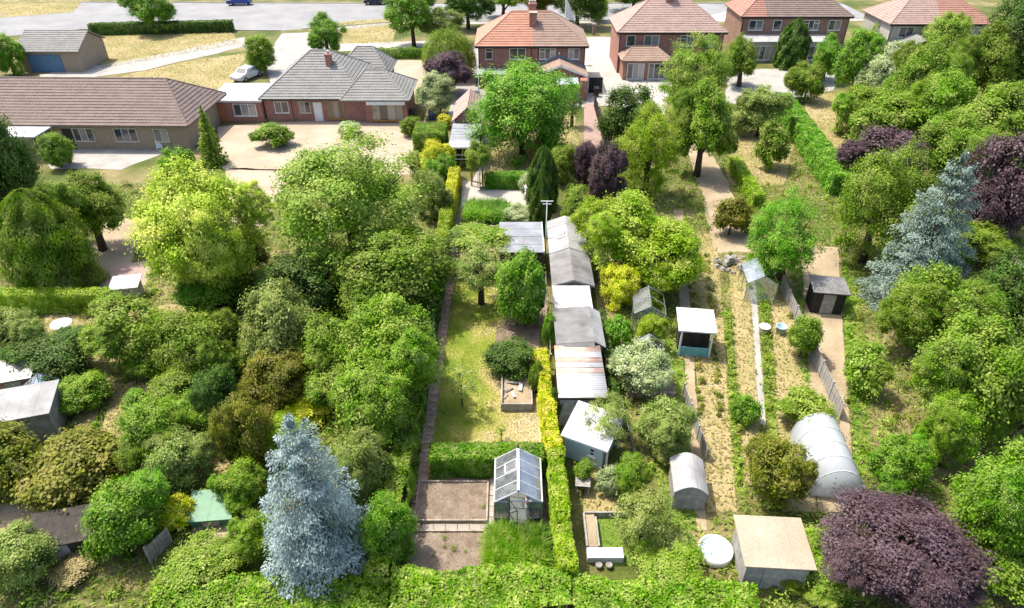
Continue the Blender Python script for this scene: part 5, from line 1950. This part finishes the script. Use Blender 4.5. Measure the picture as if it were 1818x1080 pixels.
hedge('clipped_hedge', 'yellow-green low hedge beside the dirt path and dry yard', 'lime', [G(1300, 300), G(1345, 370)], 1.0, 1.2, 240, .13, .6, .1)
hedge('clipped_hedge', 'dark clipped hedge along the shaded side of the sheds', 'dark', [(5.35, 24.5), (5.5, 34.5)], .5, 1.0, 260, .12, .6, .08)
hedge('clipped_hedge', 'low mixed hedge along the pale path behind the grey bungalow', 'bright', [G(640, 104), G(770, 102)], 1.2, 1.2, 130, .16, .6, .2, wob=.3)

# ================================================================== FEATHERY AND FLOWERING PATCHES
def blade_patch(name, label, cat, mat, pts, n, h, w, spread, flower=None):
    r = thing(name, label, cat, (pts[0][0], pts[0][1], 0))
    loc = [(x - pts[0][0], y - pts[0][1]) for x, y in pts]
    link('leaves', blades('leaves', mat, [loc], n, h, w, spread), mat, r)
    if flower:
        m_ = blades('flowers', flower, [loc], n // 12, h * .2, .07, 1.5, zbase=h * .75)
        link('flowers', m_, flower, r)
    return r


blade_patch('asparagus_patch', 'feathery bright green asparagus patch in front of the greenhouse', 'plants', 'bright', [(-1.0, 17.0), (1.35, 16.9), (1.35, 18.6), (-.95, 18.65)], 9000, .95, .045, .3)
blade_patch('day_lilies', 'strap-leaved green lilies between the patio and the climber', 'plants', 'bright', [(-3.6, 47.6), (-.3, 47.6), (-.3, 50.0), (-3.6, 50.2)], 5200, 1.1, .07, .42)
P_('flowering_shrub', 'bush-1', 'pale', (898, 360, 960, 402), 0, 'white flowering shrub beside the strap-leaved lilies', 'shrub')

# ================================================================== PLANTS OF THE LONG GARDEN
V = [
    ('garden_tree', 'dome-1', 'bright', (844, 115, 1012, 272), 0.5, 'large round bright green tree in front of the brick pair', 'tree'),
    ('round_bush', 'clip-1', 'bright', (886, 445, 980, 578), 0, 'big round dense green bush beside the flat white roof', 'bush'),
    ('apple_tree', 'fruit-1', 'grey', (800, 432, 905, 522), 1.2, 'gnarled grey-green apple tree on the lawn', 'tree'),
    ('laurel_bush', 'clip-2', 'dark', (866, 602, 954, 674), 0, 'dark glossy bush at the back of the raised planter', 'bush'),
    ('shrub', 'shrub-2', 'green', (940, 640, 966, 700), 0, 'narrow green shrub between planter and yellow hedge', 'shrub'),
    ('shrub', 'shrub-3', 'bright', (962, 555, 990, 620), 0, 'light green shrub at the fence by the dark felt roof', 'shrub'),
    ('shrub', 'shrub-1', 'dark', (972, 690, 998, 752), 0, 'dark shrub squeezed between yellow hedge and rusty roof', 'shrub'),
    ('cypress', 'column-1', 'dark', (938, 262, 990, 372), 0, 'tall dark cypress beside the box hedge', 'tree'),
    ('cypress', 'column-2', 'dark', (940, 312, 980, 412), 0, 'smaller dark cypress beside the white bird box', 'tree'),
    ('variegated_bush', 'shrub-2', 'pale', (920, 306, 950, 352), 0, 'small speckled bush at the end of the box hedge', 'bush'),
    ('golden_bush', 'bush-3', 'gold', (745, 248, 802, 318), 0, 'rounded golden yellow bush beside the lean-to', 'bush'),
    ('green_bush', 'bush-1', 'bright', (750, 268, 806, 326), 0, 'bright green bush growing against the golden bush', 'bush'),
    ('yellow_shrub', 'shrub-3', 'gold', (776, 202, 802, 228), 0, 'small yellow shrub at the corner of the garage', 'shrub'),
    ('climbing_plant', 'shrub-1', 'fresh', (824, 248, 870, 306), 1.5, 'leafy climber on top of the timber arch', 'climber'),
    ('light_bush', 'bush-2', 'fresh', (972, 258, 1024, 330), 0, 'pale green leafy bush behind the tall dark cypress', 'bush'),
    ('copper_bush', 'shrub-1', 'purple', (948, 228, 988, 268), 0, 'small wine red bush under the large round tree', 'bush'),
    ('orange_shrub', 'shrub-2', 'orangeleaf', (934, 246, 972, 292), 0, 'orange tinted shrub beside the wine red bush', 'shrub'),
    ('copper_shrub', 'bush-3', 'purple', (1018, 250, 1062, 330), 0, 'tall purple shrub next to the pale green leafy bush', 'shrub'),
    ('copper_shrub', 'bush-1', 'purple', (1044, 252, 1108, 372), 0, 'broad purple shrub at the end of the brick path', 'shrub'),
    ('plum_tree', 'fruit-2', 'purple', (1000, 160, 1034, 206), 1.2, 'small purple leaved tree by the house lean-to', 'tree'),
    ('pale_shrub', 'bush-2', 'pale', (744, 130, 815, 208), 0, 'silvery pale leaved shrub near the garage', 'shrub'),
    ('copper_tree', 'bush-3', 'purple', (750, 90, 832, 160), 0.6, 'purple leaved tree beside the brick pair drive', 'tree'),
    ('willow_tree', 'weep-1', 'green', (755, 45, 838, 135), 0.3, 'weeping green tree beside the brick pair', 'tree'),
    ('grey_tree', 'tree-1', 'grey', (748, 12, 822, 70), 1.0, 'grey-green tree behind the weeping tree', 'tree'),
    ('street_tree', 'tree-2', 'bright', (684, -25, 778, 70), 1.2, 'full bright green tree by the road beyond the weeping tree', 'tree'),
    ('street_tree', 'tree-3', 'dark', (790, -35, 870, 40), 1.0, 'dark green tree behind the brick pair chimney side', 'tree'),
    ('street_tree', 'tree-4', 'green', (850, -40, 935, 24), 1.0, 'light green tree peeping over the salmon roof', 'tree'),
    ('street_tree', 'tree-1', 'olive', (925, -30, 1000, 30), 1.0, 'olive tree behind the brick pair ridge', 'tree'),
    ('street_tree', 'tree-3', 'dark', (985, -40, 1070, 40), .8, 'dark tree behind the white flag', 'tree'),
    ('golden_tree', 'clip-2', 'lime', (1044, -8, 1078, 38), 0, 'rounded lime tree at the end of the pale drive', 'tree'),
    ('street_tree', 'tree-2', 'dark', (1070, -45, 1180, 16), .8, 'dark tree behind the house with bay roof', 'tree'),
    ('clipped_bush', 'clip-2', 'green', (712, 208, 748, 242), 0, 'small round clipped bush by the bungalow yard', 'bush'),
    ('shrub', 'shrub-3', 'grey', (718, 268, 752, 312), 0, 'grey-green shrub on the edge of the gravel yard', 'shrub'),
    ('olive_shrub', 'bush-3', 'grey', (735, 300, 800, 392), 0, 'twiggy grey shrub beside the golden hedge', 'shrub'),
    # left of the path
    ('lime_tree', 'tree-2', 'spring', (592, 532, 780, 722), .6, 'large yellow-green tree overhanging the slab path', 'tree'),
    ('elder_tree', 'tree-3', 'green', (600, 395, 800, 562), .3, 'dark green bushy tree overhanging the lawn', 'tree'),
    ('elder_bush', 'bush-2', 'green', (600, 640, 748, 800), 0, 'deep green bush below the yellow-green tree', 'bush'),
    ('ash_tree', 'airy-1', 'fresh', (484, 240, 748, 480), 1.0, 'broad open light green tree beside the gravel yard', 'tree'),
    ('grey_bush', 'bush-1', 'grey', (590, 765, 700, 905), 0, 'grey-green bush behind the blue spruce', 'bush'),
    ('green_bush', 'bush-3', 'bright', (640, 880, 735, 1010), 0, 'yellowish green bush between spruce and slab path', 'bush'),
    ('blue_spruce', 'spruce-1', 'bluespruce', (428, 722, 670, 1045), 0.15, 'pale blue spruce tree standing among green shrubs', 'tree'),
    ('gold_shrub', 'bush-3', 'gold', (498, 690, 612, 770), 0, 'golden shrub just behind the blue spruce tip', 'shrub'),
    ('gold_shrub', 'bush-2', 'olive', (388, 698, 482, 830), 0, 'yellow-olive shrub left of the golden shrub', 'shrub'),
    ('golden_tree', 'big-3', 'willow', (246, 290, 464, 540), .25, 'rounded golden willow in the bungalow garden', 'tree'),
    ('cone_tree', 'bigcol-1', 'green', (8, 335, 142, 518), 0, 'tall green cone-shaped tree behind the lime hedge', 'tree'),
    ('round_tree', 'tree-4', 'green', (95, 305, 215, 438), .6, 'round green tree in front of the low bungalow', 'tree'),
    ('dark_tree', 'tree-1', 'dark', (-70, 180, 62, 420), .6, 'dark shady tree at the end of the low bungalow', 'tree'),
    ('cone_tree', 'cone-1', 'green', (342, 190, 396, 292), 0, 'narrow green conifer at the low bungalow corner', 'tree'),
    ('street_tree', 'tree-3', 'bright', (225, -20, 305, 52), .8, 'bright green tree on the road verge', 'tree'),
    ('street_tree', 'tree-1', 'bright', (540, 22, 616, 98), .4, 'rounded tree behind the grey bungalow roof', 'tree'),
    ('shrub', 'bush-2', 'green', (432, 62, 486, 132), 0, 'green shrub beside the bungalow drive', 'shrub'),
    ('shrub', 'bush-3', 'bright', (-15, 60, 38, 135), 0, 'leafy bush at the side of the blue-doored garage', 'bush'),
    ('round_olive_tree', 'clip-1', 'olive', (45, 745, 228, 900), 0, 'large domed olive-gold bush on the allotment', 'bush'),
    ('round_olive_tree', 'clip-2', 'olive', (-75, 755, 62, 890), 0, 'domed olive bush partly cut off beside the larger dome', 'bush'),
    ('green_bush', 'bush-1', 'bright', (152, 852, 296, 1000), 0, 'bright green spreading bush next to the black-brown shed', 'bush'),
    ('grey_bush', 'bush-2', 'grey', (-20, 935, 100, 1060), 0, 'grey-green bush beside the black-brown shed', 'bush'),
    ('green_bush', 'bush-3', 'fresh', (285, 950, 420, 1075), 0, 'light green bush in front of the dug plot', 'bush'),
    ('green_bush', 'bush-2', 'green', (560, 970, 720, 1085), 0, 'mid green bush at the foot of the blue spruce', 'bush'),
    ('green_bush', 'bush-1', 'green', (205, 715, 330, 850), 0, 'mixed green bush above the domed olive bush', 'bush'),
    ('grey_bush', 'bush-3', 'grey', (268, 765, 372, 878), 0, 'soft grey-green bush beside the green tarpaulin store', 'bush'),
    ('grey_bush', 'bush-2', 'dark', (340, 655, 428, 780), 0, 'dark bluish bush among the yellow shrubs', 'bush'),
    ('green_bush', 'bush-3', 'green', (270, 640, 380, 735), 0, 'green bush beside the dark bluish bush', 'bush'),
    ('wild_shrub', 'bush-1', 'fresh', (160, 525, 300, 660), 0, 'pale green bush below the golden willow', 'bush'),
    ('wild_shrub', 'bush-3', 'green', (285, 545, 420, 690), 0, 'mid green bush below the willow and the dark elder', 'bush'),
    ('wild_shrub', 'bush-2', 'grey', (425, 500, 560, 660), 0, 'greyish green bush under the broad open tree', 'bush'),
    ('wild_shrub', 'bush-1', 'green', (520, 560, 640, 690), 0, 'rough green bush beside the yellow-green tree', 'bush'),
    ('wild_shrub', 'bush-2', 'olive', (440, 620, 560, 740), 0, 'olive bush above the golden shrub', 'bush'),
    ('wild_shrub', 'bush-3', 'dark', (30, 585, 160, 690), 0, 'dark green bush with deep shade below the round white table', 'bush'),
    ('wild_shrub', 'bush-1', 'grey', (-40, 550, 70, 660), 0, 'dull green bush at the end of the lime hedge', 'bush'),
    ('wild_shrub', 'bush-2', 'fresh', (380, 575, 470, 660), 0, 'small light green bush in the middle of the wild shrubs', 'bush'),
    ('wild_shrub', 'shrub-2', 'bright', (330, 480, 440, 560), 0, 'bright low shrub at the foot of the golden willow', 'shrub'),
    ('wild_shrub', 'bush-3', 'dark', (470, 440, 610, 560), 0, 'shaded dark bush under the broad open tree', 'bush'),
    ('wild_shrub', 'shrub-3', 'wheat', (100, 985, 175, 1050), 0, 'straw coloured tuft beside the bright spreading bush', 'shrub'),
    ('wild_shrub', 'shrub-1', 'gold', (280, 880, 345, 945), 0, 'yellow flowering shrub beside the green tarpaulin', 'shrub'),
    ('wild_shrub', 'shrub-2', 'green', (450, 216, 515, 262), 0, 'low shrub in front of the bungalow garage', 'shrub'),
    ('wild_shrub', 'shrub-3', 'pale', (598, 215, 640, 242), 0, 'pale shrub at the foot of the bungalow wall', 'shrub'),
    ('wild_shrub', 'shrub-1', 'bright', (215, 690, 275, 745), 0, 'little bright shrub at the end of the dug strips', 'shrub'),
    ('wild_shrub', 'bush-2', 'green', (70, 235, 125, 300), 0, 'green bush by the terrace of the low bungalow', 'bush'),
    ('wild_shrub', 'bush-1', 'bright', (288, 262, 345, 335), 0, 'bright bush at the corner of the low bungalow terrace', 'bush'),
    ('wild_shrub', 'bush-3', 'olive', (395, 400, 480, 500), 0, 'olive bush between willow and broad open tree', 'bush'),
    # right of the sheds
    ('lime_tree', 'tree-1', 'lime', (1028, 332, 1200, 492), .3, 'spreading lime green tree beyond the long grey shed', 'tree'),
    ('lime_tree', 'tree-4', 'lime', (1108, 382, 1256, 522), .2, 'lower lime green tree touching the dry yard', 'tree'),
    ('lime_tree', 'airy-1', 'lime', (1098, 188, 1208, 350), .2, 'upright lime green tree beside the dirt path', 'tree'),
    ('bright_bush', 'bush-2', 'fresh', (994, 326, 1052, 412), 0, 'light green bush at the far end of the long grey shed', 'bush'),
    ('dark_bush', 'bush-1', 'dark', (1062, 150, 1166, 266), 0, 'dark green bush at the side of the brick path', 'bush'),
    ('tall_tree', 'airy-2', 'fresh', (1170, 62, 1290, 205), .5, 'feathery light green tree in front of the house with bay roof', 'tree'),
    ('tall_tree', 'tree-4', 'green', (1195, 140, 1306, 312), .2, 'darker green tree below the feathery one', 'tree'),
    ('dark_conifer', 'column-2', 'dark', (1382, 35, 1436, 120), 0, 'dark upright conifer in front of the brown roofed house', 'tree'),
    ('yellow_shrub', 'bush-3', 'gold', (1064, 468, 1132, 548), 0, 'bright yellow shrub beside the flat white roof shed', 'shrub'),
    ('cream_shrub', 'bush-1', 'pale', (1092, 605, 1200, 700), .3, 'cream variegated shrub on the block raised bed', 'shrub'),
    ('apple_tree', 'fruit-2', 'grey', (1034, 706, 1122, 788), .8, 'thin grey-green fruit tree overhanging the blue shed', 'tree'),
    ('fruit_bush', 'bush-2', 'grey', (1130, 712, 1230, 818), 0, 'grey-green bush beside the old boarded fence', 'bush'),
    ('round_shrub', 'shrub-1', 'pale', (1060, 824, 1104, 880), 0, 'small pale round shrub near the timber table', 'shrub'),
    ('green_shrub', 'bush-3', 'green', (1085, 810, 1150, 890), 0, 'leafy green shrub beside the pale round shrub', 'shrub'),
    ('rose_shrub', 'shrub-3', 'green', (1018, 816, 1056, 862), 0, 'straggly shrub in front of the blue shed', 'shrub'),
    ('fruit_tree', 'fruit-1', 'grey', (1090, 870, 1200, 975), .5, 'loose grey-green tree by the rounded shed roof', 'tree'),
    ('round_tree', 'airy-2', 'bright', (1335, 345, 1470, 505), .3, 'rounded bright green tree on the dry allotment', 'tree'),
    ('small_bush', 'shrub-2', 'bright', (1302, 700, 1352, 756), 0, 'single small bright bush on the straw coloured plot', 'bush'),
    ('wild_shrub', 'bush-1', 'olive', (1318, 775, 1432, 905), 0, 'olive green bush left of the polytunnel', 'bush'),
    ('wild_shrub', 'shrub-3', 'fresh', (1390, 690, 1480, 770), 0, 'low leafy vegetables behind the polytunnel', 'plants'),
    ('copper_beech', 'big-1', 'purple', (1458, 848, 1715, 1090), .4, 'large dark purple copper tree beside the grey shed', 'tree'),
    ('blue_spruce', 'spruce-2', 'greyspruce', (1565, 272, 1755, 540), .1, 'bluish spruce tree beside the purple shrubs', 'tree'),
    ('purple_shrub', 'bush-1', 'purple', (1500, 225, 1632, 335), 0, 'dark purple shrub behind the diagonal hedge', 'shrub'),
    ('purple_shrub', 'bush-3', 'purple', (1712, 235, 1840, 438), 0, 'tall brown-purple shrub behind the bluish spruce', 'shrub'),
    ('green_tree', 'airy-1', 'green', (1488, 255, 1640, 468), .2, 'mid green tree left of the bluish spruce', 'tree'),
    ('green_tree', 'tree-2', 'green', (1580, 70, 1700, 230), .3, 'green tree below the pale rendered house', 'tree'),
    ('green_tree', 'tree-1', 'fresh', (1680, 150, 1840, 300), .3, 'light green tree above the brown-purple shrub', 'tree'),
    ('dark_tree', 'tree-3', 'dark', (1742, -20, 1860, 180), .3, 'dark tree at the side of the pale rendered house', 'tree'),
    ('flowering_tree', 'tree-4', 'pale', (1535, 72, 1622, 178), .3, 'white flowering tree below the pale rendered house', 'tree'),
    ('green_tree', 'bush-2', 'bright', (1488, 50, 1560, 170), 0, 'bright tree beside the white flowering tree', 'tree'),
    ('green_bush', 'bush-3', 'green', (1510, 160, 1640, 262), 0, 'spreading green bush above the dark purple shrub', 'bush'),
    ('big_shrub', 'tree-1', 'green', (1575, 470, 1745, 640), .2, 'large green bush along the dirt track', 'bush'),
    ('big_shrub', 'tree-3', 'green', (1640, 560, 1840, 780), .2, 'massive green bush at the bend of the dirt track', 'bush'),
    ('big_shrub', 'tree-2', 'dark', (1720, 440, 1860, 600), .2, 'dark bush by the grey board fence and concrete path', 'bush'),
    ('big_shrub', 'tree-4', 'bright', (1700, 770, 1870, 1000), .2, 'bright green bush behind the copper tree', 'bush'),
    ('big_shrub', 'bush-1', 'green', (1700, 930, 1870, 1090), 0, 'dark green bush at the foot of the copper tree', 'bush'),
    ('green_bush', 'bush-2', 'fresh', (1380, 985, 1530, 1090), 0, 'light green bush in front of the square grey shed', 'bush'),
    ('green_bush', 'bush-3', 'fresh', (1120, 985, 1250, 1085), 0, 'soft green bush in front of the blue tub', 'bush'),
    ('wild_shrub', 'bush-1', 'bright', (1540, 770, 1640, 880), 0, 'green bush between polytunnel and copper tree', 'bush'),
    ('wild_shrub', 'bush-2', 'grey', (1310, 155, 1395, 245), 0, 'grey-green bush by the white patio', 'bush'),
    ('wild_shrub', 'shrub-2', 'green', (1340, 215, 1400, 300), 0, 'green bush at the start of the diagonal hedge', 'bush'),
    ('wild_shrub', 'shrub-3', 'olive', (1270, 350, 1330, 420), 0, 'twiggy olive shrub beside the dirt path', 'shrub'),
    ('wild_shrub', 'shrub-1', 'fresh', (1500, 610, 1580, 700), 0, 'fresh green weeds along the dirt track', 'shrub'),
    ('wild_shrub', 'shrub-2', 'grey', (1160, 960, 1240, 1020), 0, 'grey shrub beside the round blue tub', 'shrub'),
    ('wild_shrub', 'shrub-3', 'green', (1400, 560, 1460, 640), 0, 'low green shrub by the weathered fence', 'shrub'),
    ('wild_shrub', 'bush-3', 'lime', (1130, 560, 1180, 625), 0, 'yellow-green shrub beside the little hut', 'shrub'),
    ('wild_shrub', 'shrub-1', 'bright', (1075, 560, 1125, 620), 0, 'small green shrub on the dry strip by the sheds', 'shrub'),
    ('wild_shrub', 'bush-1', 'spring', (295, 695, 385, 790), 0, 'yellow-green bush between the dark bluish and grey-green bushes', 'bush'),
    ('wild_shrub', 'bush-3', 'lime', (460, 735, 545, 810), 0, 'lime bush at the left side of the blue spruce tip', 'bush'),
    ('wild_shrub', 'bush-2', 'spring', (385, 820, 470, 910), 0, 'fresh green bush between tarpaulin store and blue spruce', 'bush'),
    ('wild_shrub', 'bush-1', 'fresh', (545, 640, 640, 735), 0, 'light green bush against the yellow-green overhanging tree', 'bush'),
    ('wild_shrub', 'bush-3', 'spring', (230, 590, 330, 670), 0, 'yellow-green bush below the pale green willow bush', 'bush'),
    ('wild_shrub', 'bush-2', 'spring', (100, 660, 190, 735), 0, 'spreading light bush at the top of the dug strips', 'bush'),
    ('wild_shrub', 'bush-1', 'lime', (0, 690, 60, 745), 0, 'lime bush behind the pale grey roofed shed', 'bush'),
    ('wild_shrub', 'bush-2', 'spring', (420, 905, 500, 1000), 0, 'yellow-green bush at the left foot of the blue spruce', 'bush'),
    ('garden_tree', 'tree-1', 'green', (1700, 40, 1800, 190), .2, 'green tree between the pale rendered house and the dark tree', 'tree'),
    ('garden_tree', 'tree-2', 'spring', (1610, 120, 1720, 260), .2, 'yellow-green tree below the white flowering tree', 'tree'),
    ('garden_tree', 'tree-3', 'green', (1630, 205, 1760, 330), .2, 'green tree just behind the bluish spruce tip', 'tree'),
    ('garden_tree', 'tree-1', 'dark', (1760, 250, 1880, 420), .2, 'dark green tree behind the brown-purple shrub', 'tree'),
    ('garden_tree', 'tree-2', 'fresh', (1555, 375, 1650, 500), .2, 'light green tree at the near side of the bluish spruce', 'tree'),
    ('garden_tree', 'bush-3', 'spring', (1480, 150, 1560, 240), 0, 'rounded yellow-green tree beside the diagonal hedge top', 'tree'),
    ('garden_tree', 'bush-1', 'green', (1400, 110, 1470, 180), 0, 'bushy tree on the edge of the concrete patio', 'tree'),
    ('garden_tree', 'bush-2', 'fresh', (1545, 20, 1620, 100), 0, 'pale green tree at the corner of the pale rendered house', 'tree'),
    ('garden_tree', 'tree-3', 'spring', (1640, 700, 1740, 830), .2, 'yellow-green tree near the copper tree and dirt track', 'tree'),
    ('garden_tree', 'tree-1', 'green', (1765, 620, 1880, 800), .2, 'shady green tree past the bend of the dirt track', 'tree'),
    ('garden_tree', 'tree-2', 'green', (1288, 62, 1352, 150), .3, 'green tree on the patio edge between two brick houses', 'tree'),
    ('garden_tree', 'tree-1', 'bright', (1440, 60, 1500, 140), .3, 'leafy tree in front of the brown roofed house extension', 'tree'),
    ('garden_tree', 'tree-3', 'fresh', (1630, 20, 1720, 120), .3, 'light green tree against the wall of the pale rendered house', 'tree'),
    ('wild_shrub', 'bush-2', 'green', (1640, 380, 1780, 480), 0, 'green bush at the foot of the bluish spruce', 'bush'),
]
for (nm, kd, mt, bx_, zb, lb_, ct) in V:
    P_(nm, kd, mt, bx_, zb, lb_, ct, thin=.12 if nm == 'climbing_plant' else None)

# climber sprawling over the pergola and shed roof
plant('climbing_plant', 'clip-1', 'fresh', -2.45, 41.3, 2.1, 1.0, 2.0, 'dense light green climber spreading over the pergola', 'climber', ry=1.9, trunk=True)
# saplings on the lawn
X, Y = G(821, 722)
plant('sapling', 'sapling-1', 'grey', X, Y, .95, 1.5, 1.1, 'young thin fruit tree in the shade of the lawn', 'tree', thin=.3)
X, Y = G(890, 782)
plant('sapling', 'sapling-2', 'green', X, Y, .32, .6, .35, 'tiny sapling on the scorched end of the lawn', 'tree', thin=.5)
X, Y = G(1015, 992)
plant('yellow_shrub', 'shrub-2', 'gold', 2.35, 15.95, .38, .7, 0, 'yellow flowering shrub at the low end of the lime hedge', 'shrub', z0=0)

# ================================================================== GRASS AND GROUND COVER
def stuff(name, me, mat, label, cat):
    o = link(name, me, mat)
    tag(o, label, cat, kind='stuff')
    return o


lawn_poly = [(-3.92, 23.1), (1.35, 23.1), (1.4, 32.0), (-1.0, 34.0), (-.4, 38.0), (-3.92, 39.3)]
stuff('grass', blades('grass', 'olive', [lawn_poly], 42000, .055, .02, .7), 'olive', 'short scorched grass of the long lawn', 'grass')
side = [[(-40, 14), (-5.7, 14), (-6.2, 55), (-40, 55)], [(5.8, 14), (36, 14), (46, 70), (10.5, 75), (5.6, 46)]]
HARD = [p for m_, p in SHEETS if m_ in ('dirt', 'gravel', 'concrete', 'pale_concrete', 'asphalt', 'tile_pink')]
DRY = HARD + [p for m_, p in SHEETS if m_ == 'straw']
stuff('ground_cover', blades('ground_cover', 'green', side, 90000, .30, .08, .9, excl=DRY), 'green', 'rough weeds and grasses of the neighbouring plots', 'ground cover')
stuff('dry_grass', blades('dry_grass', 'wheat', side, 60000, .24, .05, .8, excl=HARD), 'wheat', 'dry straw coloured grass of the neighbouring plots', 'ground cover')


def undergrowth(seed, n, per, mat, label, excl):
    """uneven knee-high clumps of wild plants"""
    rng = np.random.default_rng(seed)
    C = []
    for pl in side:
        pl = np.array(pl)
        q = rng.random((n, 2)) * np.ptp(pl, axis=0) + pl.min(0)
        q = q[inside(q, pl)]
        for ex in excl:
            q = q[~inside(q, np.array(ex))]
        C.append(q)
    C = np.vstack(C)
    R = .2 + .5 * rng.random(len(C)) ** 2
    Hh = R * (.8 + 1.2 * rng.random(len(C)))
    k = np.repeat(np.arange(len(C)), per)
    d = unit(rng.normal(size=(len(k), 3)))
    d[:, 2] = np.abs(d[:, 2])
    rr = rng.random(len(k)) ** .4
    P = np.stack([C[k, 0] + d[:, 0] * R[k] * rr, C[k, 1] + d[:, 1] * R[k] * rr, .04 + d[:, 2] * Hh[k] * rr], 1)
    N = unit(d + UP * .8 + rng.normal(size=P.shape) * .5)
    ti = rng.random(len(C))[k] * .55 + rng.random(len(k)) * .4
    L = .11 * (.6 + .8 * rng.random(len(k)))
    stuff('undergrowth', leafmesh('undergrowth', P, N, L, L * .55, ti), mat, label, 'undergrowth')


verges = [p for m_, p in SHEETS if m_ == 'straw']
stuff('verge_grass', blades('verge_grass', 'wheat', verges, 60000, .16, .10, .9), 'wheat', 'dry tufted grass of the roadside verges and yards', 'grass')
turfs = [p for m_, p in SHEETS if m_ == 'turf']
stuff('turf_grass', blades('turf_grass', 'spring', turfs, 26000, .09, .05, .8), 'spring', 'short green grass of the turf strips', 'grass')
undergrowth(1, 520, 110, 'fresh', 'knee-high light green wild plants of the neighbouring plots', DRY)
undergrowth(2, 330, 110, 'green', 'knee-high dark green wild plants of the neighbouring plots', DRY)
undergrowth(3, 160, 90, 'olive', 'knee-high yellowing wild plants of the neighbouring plots', HARD)


def crop_rows(name, label, mat, xs, y0, y1, hgt, seed, lean=0.27):
    """vegetables in rows along a plot"""
    rng = np.random.default_rng(seed)
    A = []
    for x in xs:
        n = int((y1 - y0) * 2.2)
        yy = y0 + (y1 - y0) * (np.arange(n) + rng.random(n) * .6) / n
        keep = rng.random(n) < .8
        yy = yy[keep]
        A.append(np.stack([x + (yy - 25) * lean * (x - 2.5) / 11.0 + rng.normal(size=len(yy)) * .06, yy], 1))
    C = np.vstack(A)
    per = 46
    k = np.repeat(np.arange(len(C)), per)
    d = unit(rng.normal(size=(len(k), 3)))
    d[:, 2] = np.abs(d[:, 2])
    s = hgt * (.5 + .8 * rng.random(len(C)))
    rr = rng.random(len(k)) ** .5
    P = np.stack([C[k, 0] + d[:, 0] * s[k] * .7 * rr, C[k, 1] + d[:, 1] * s[k] * .7 * rr, .03 + d[:, 2] * s[k] * rr], 1)
    N = unit(d + UP * .9 + rng.normal(size=P.shape) * .4)
    L = .13 * (.6 + .8 * rng.random(len(k)))
    stuff(name, leafmesh(name, P, N, L, L * .6, rng.random(len(C))[k] * .5 + rng.random(len(k)) * .45), mat, label, 'vegetables')


crop_rows('vegetable_rows', 'rows of leafy vegetables beside the weathered board fence', 'fresh', [11.3, 11.5], 21.5, 35.5, .38, 21)
crop_rows('vegetable_rows', 'rows of dark green vegetables beyond the polytunnel', 'green', [13.15, 13.4], 26.5, 39.0, .42, 22)
crop_rows('vegetable_rows', 'low yellowing plants along the dirt path edge', 'olive', [9.75, 10.6], 26.0, 43.0, .34, 23)
crop_rows('vegetable_rows', 'straggling green plants along the dirt track', 'bright', [15.1, 17.5], 23.0, 42.0, .42, 24)

litter = [[(-5.0, 15.5), (-3.9, 15.5), (-3.9, 38), (-5.0, 38)], [(-4.0, 21.7), (-1.0, 21.7), (-1.0, 22.0), (-4.0, 22.0)], [(-.5, 33.8), (2.1, 33.8), (2.1, 35.2), (-.5, 35.2)]]
stuff('leaf_litter', blades('leaf_litter', 'litter', litter, 3200, .06, .05, 6.0, zbase=.03), 'litter', 'fallen brown leaves along the slab path and bed edges', 'leaf litter')
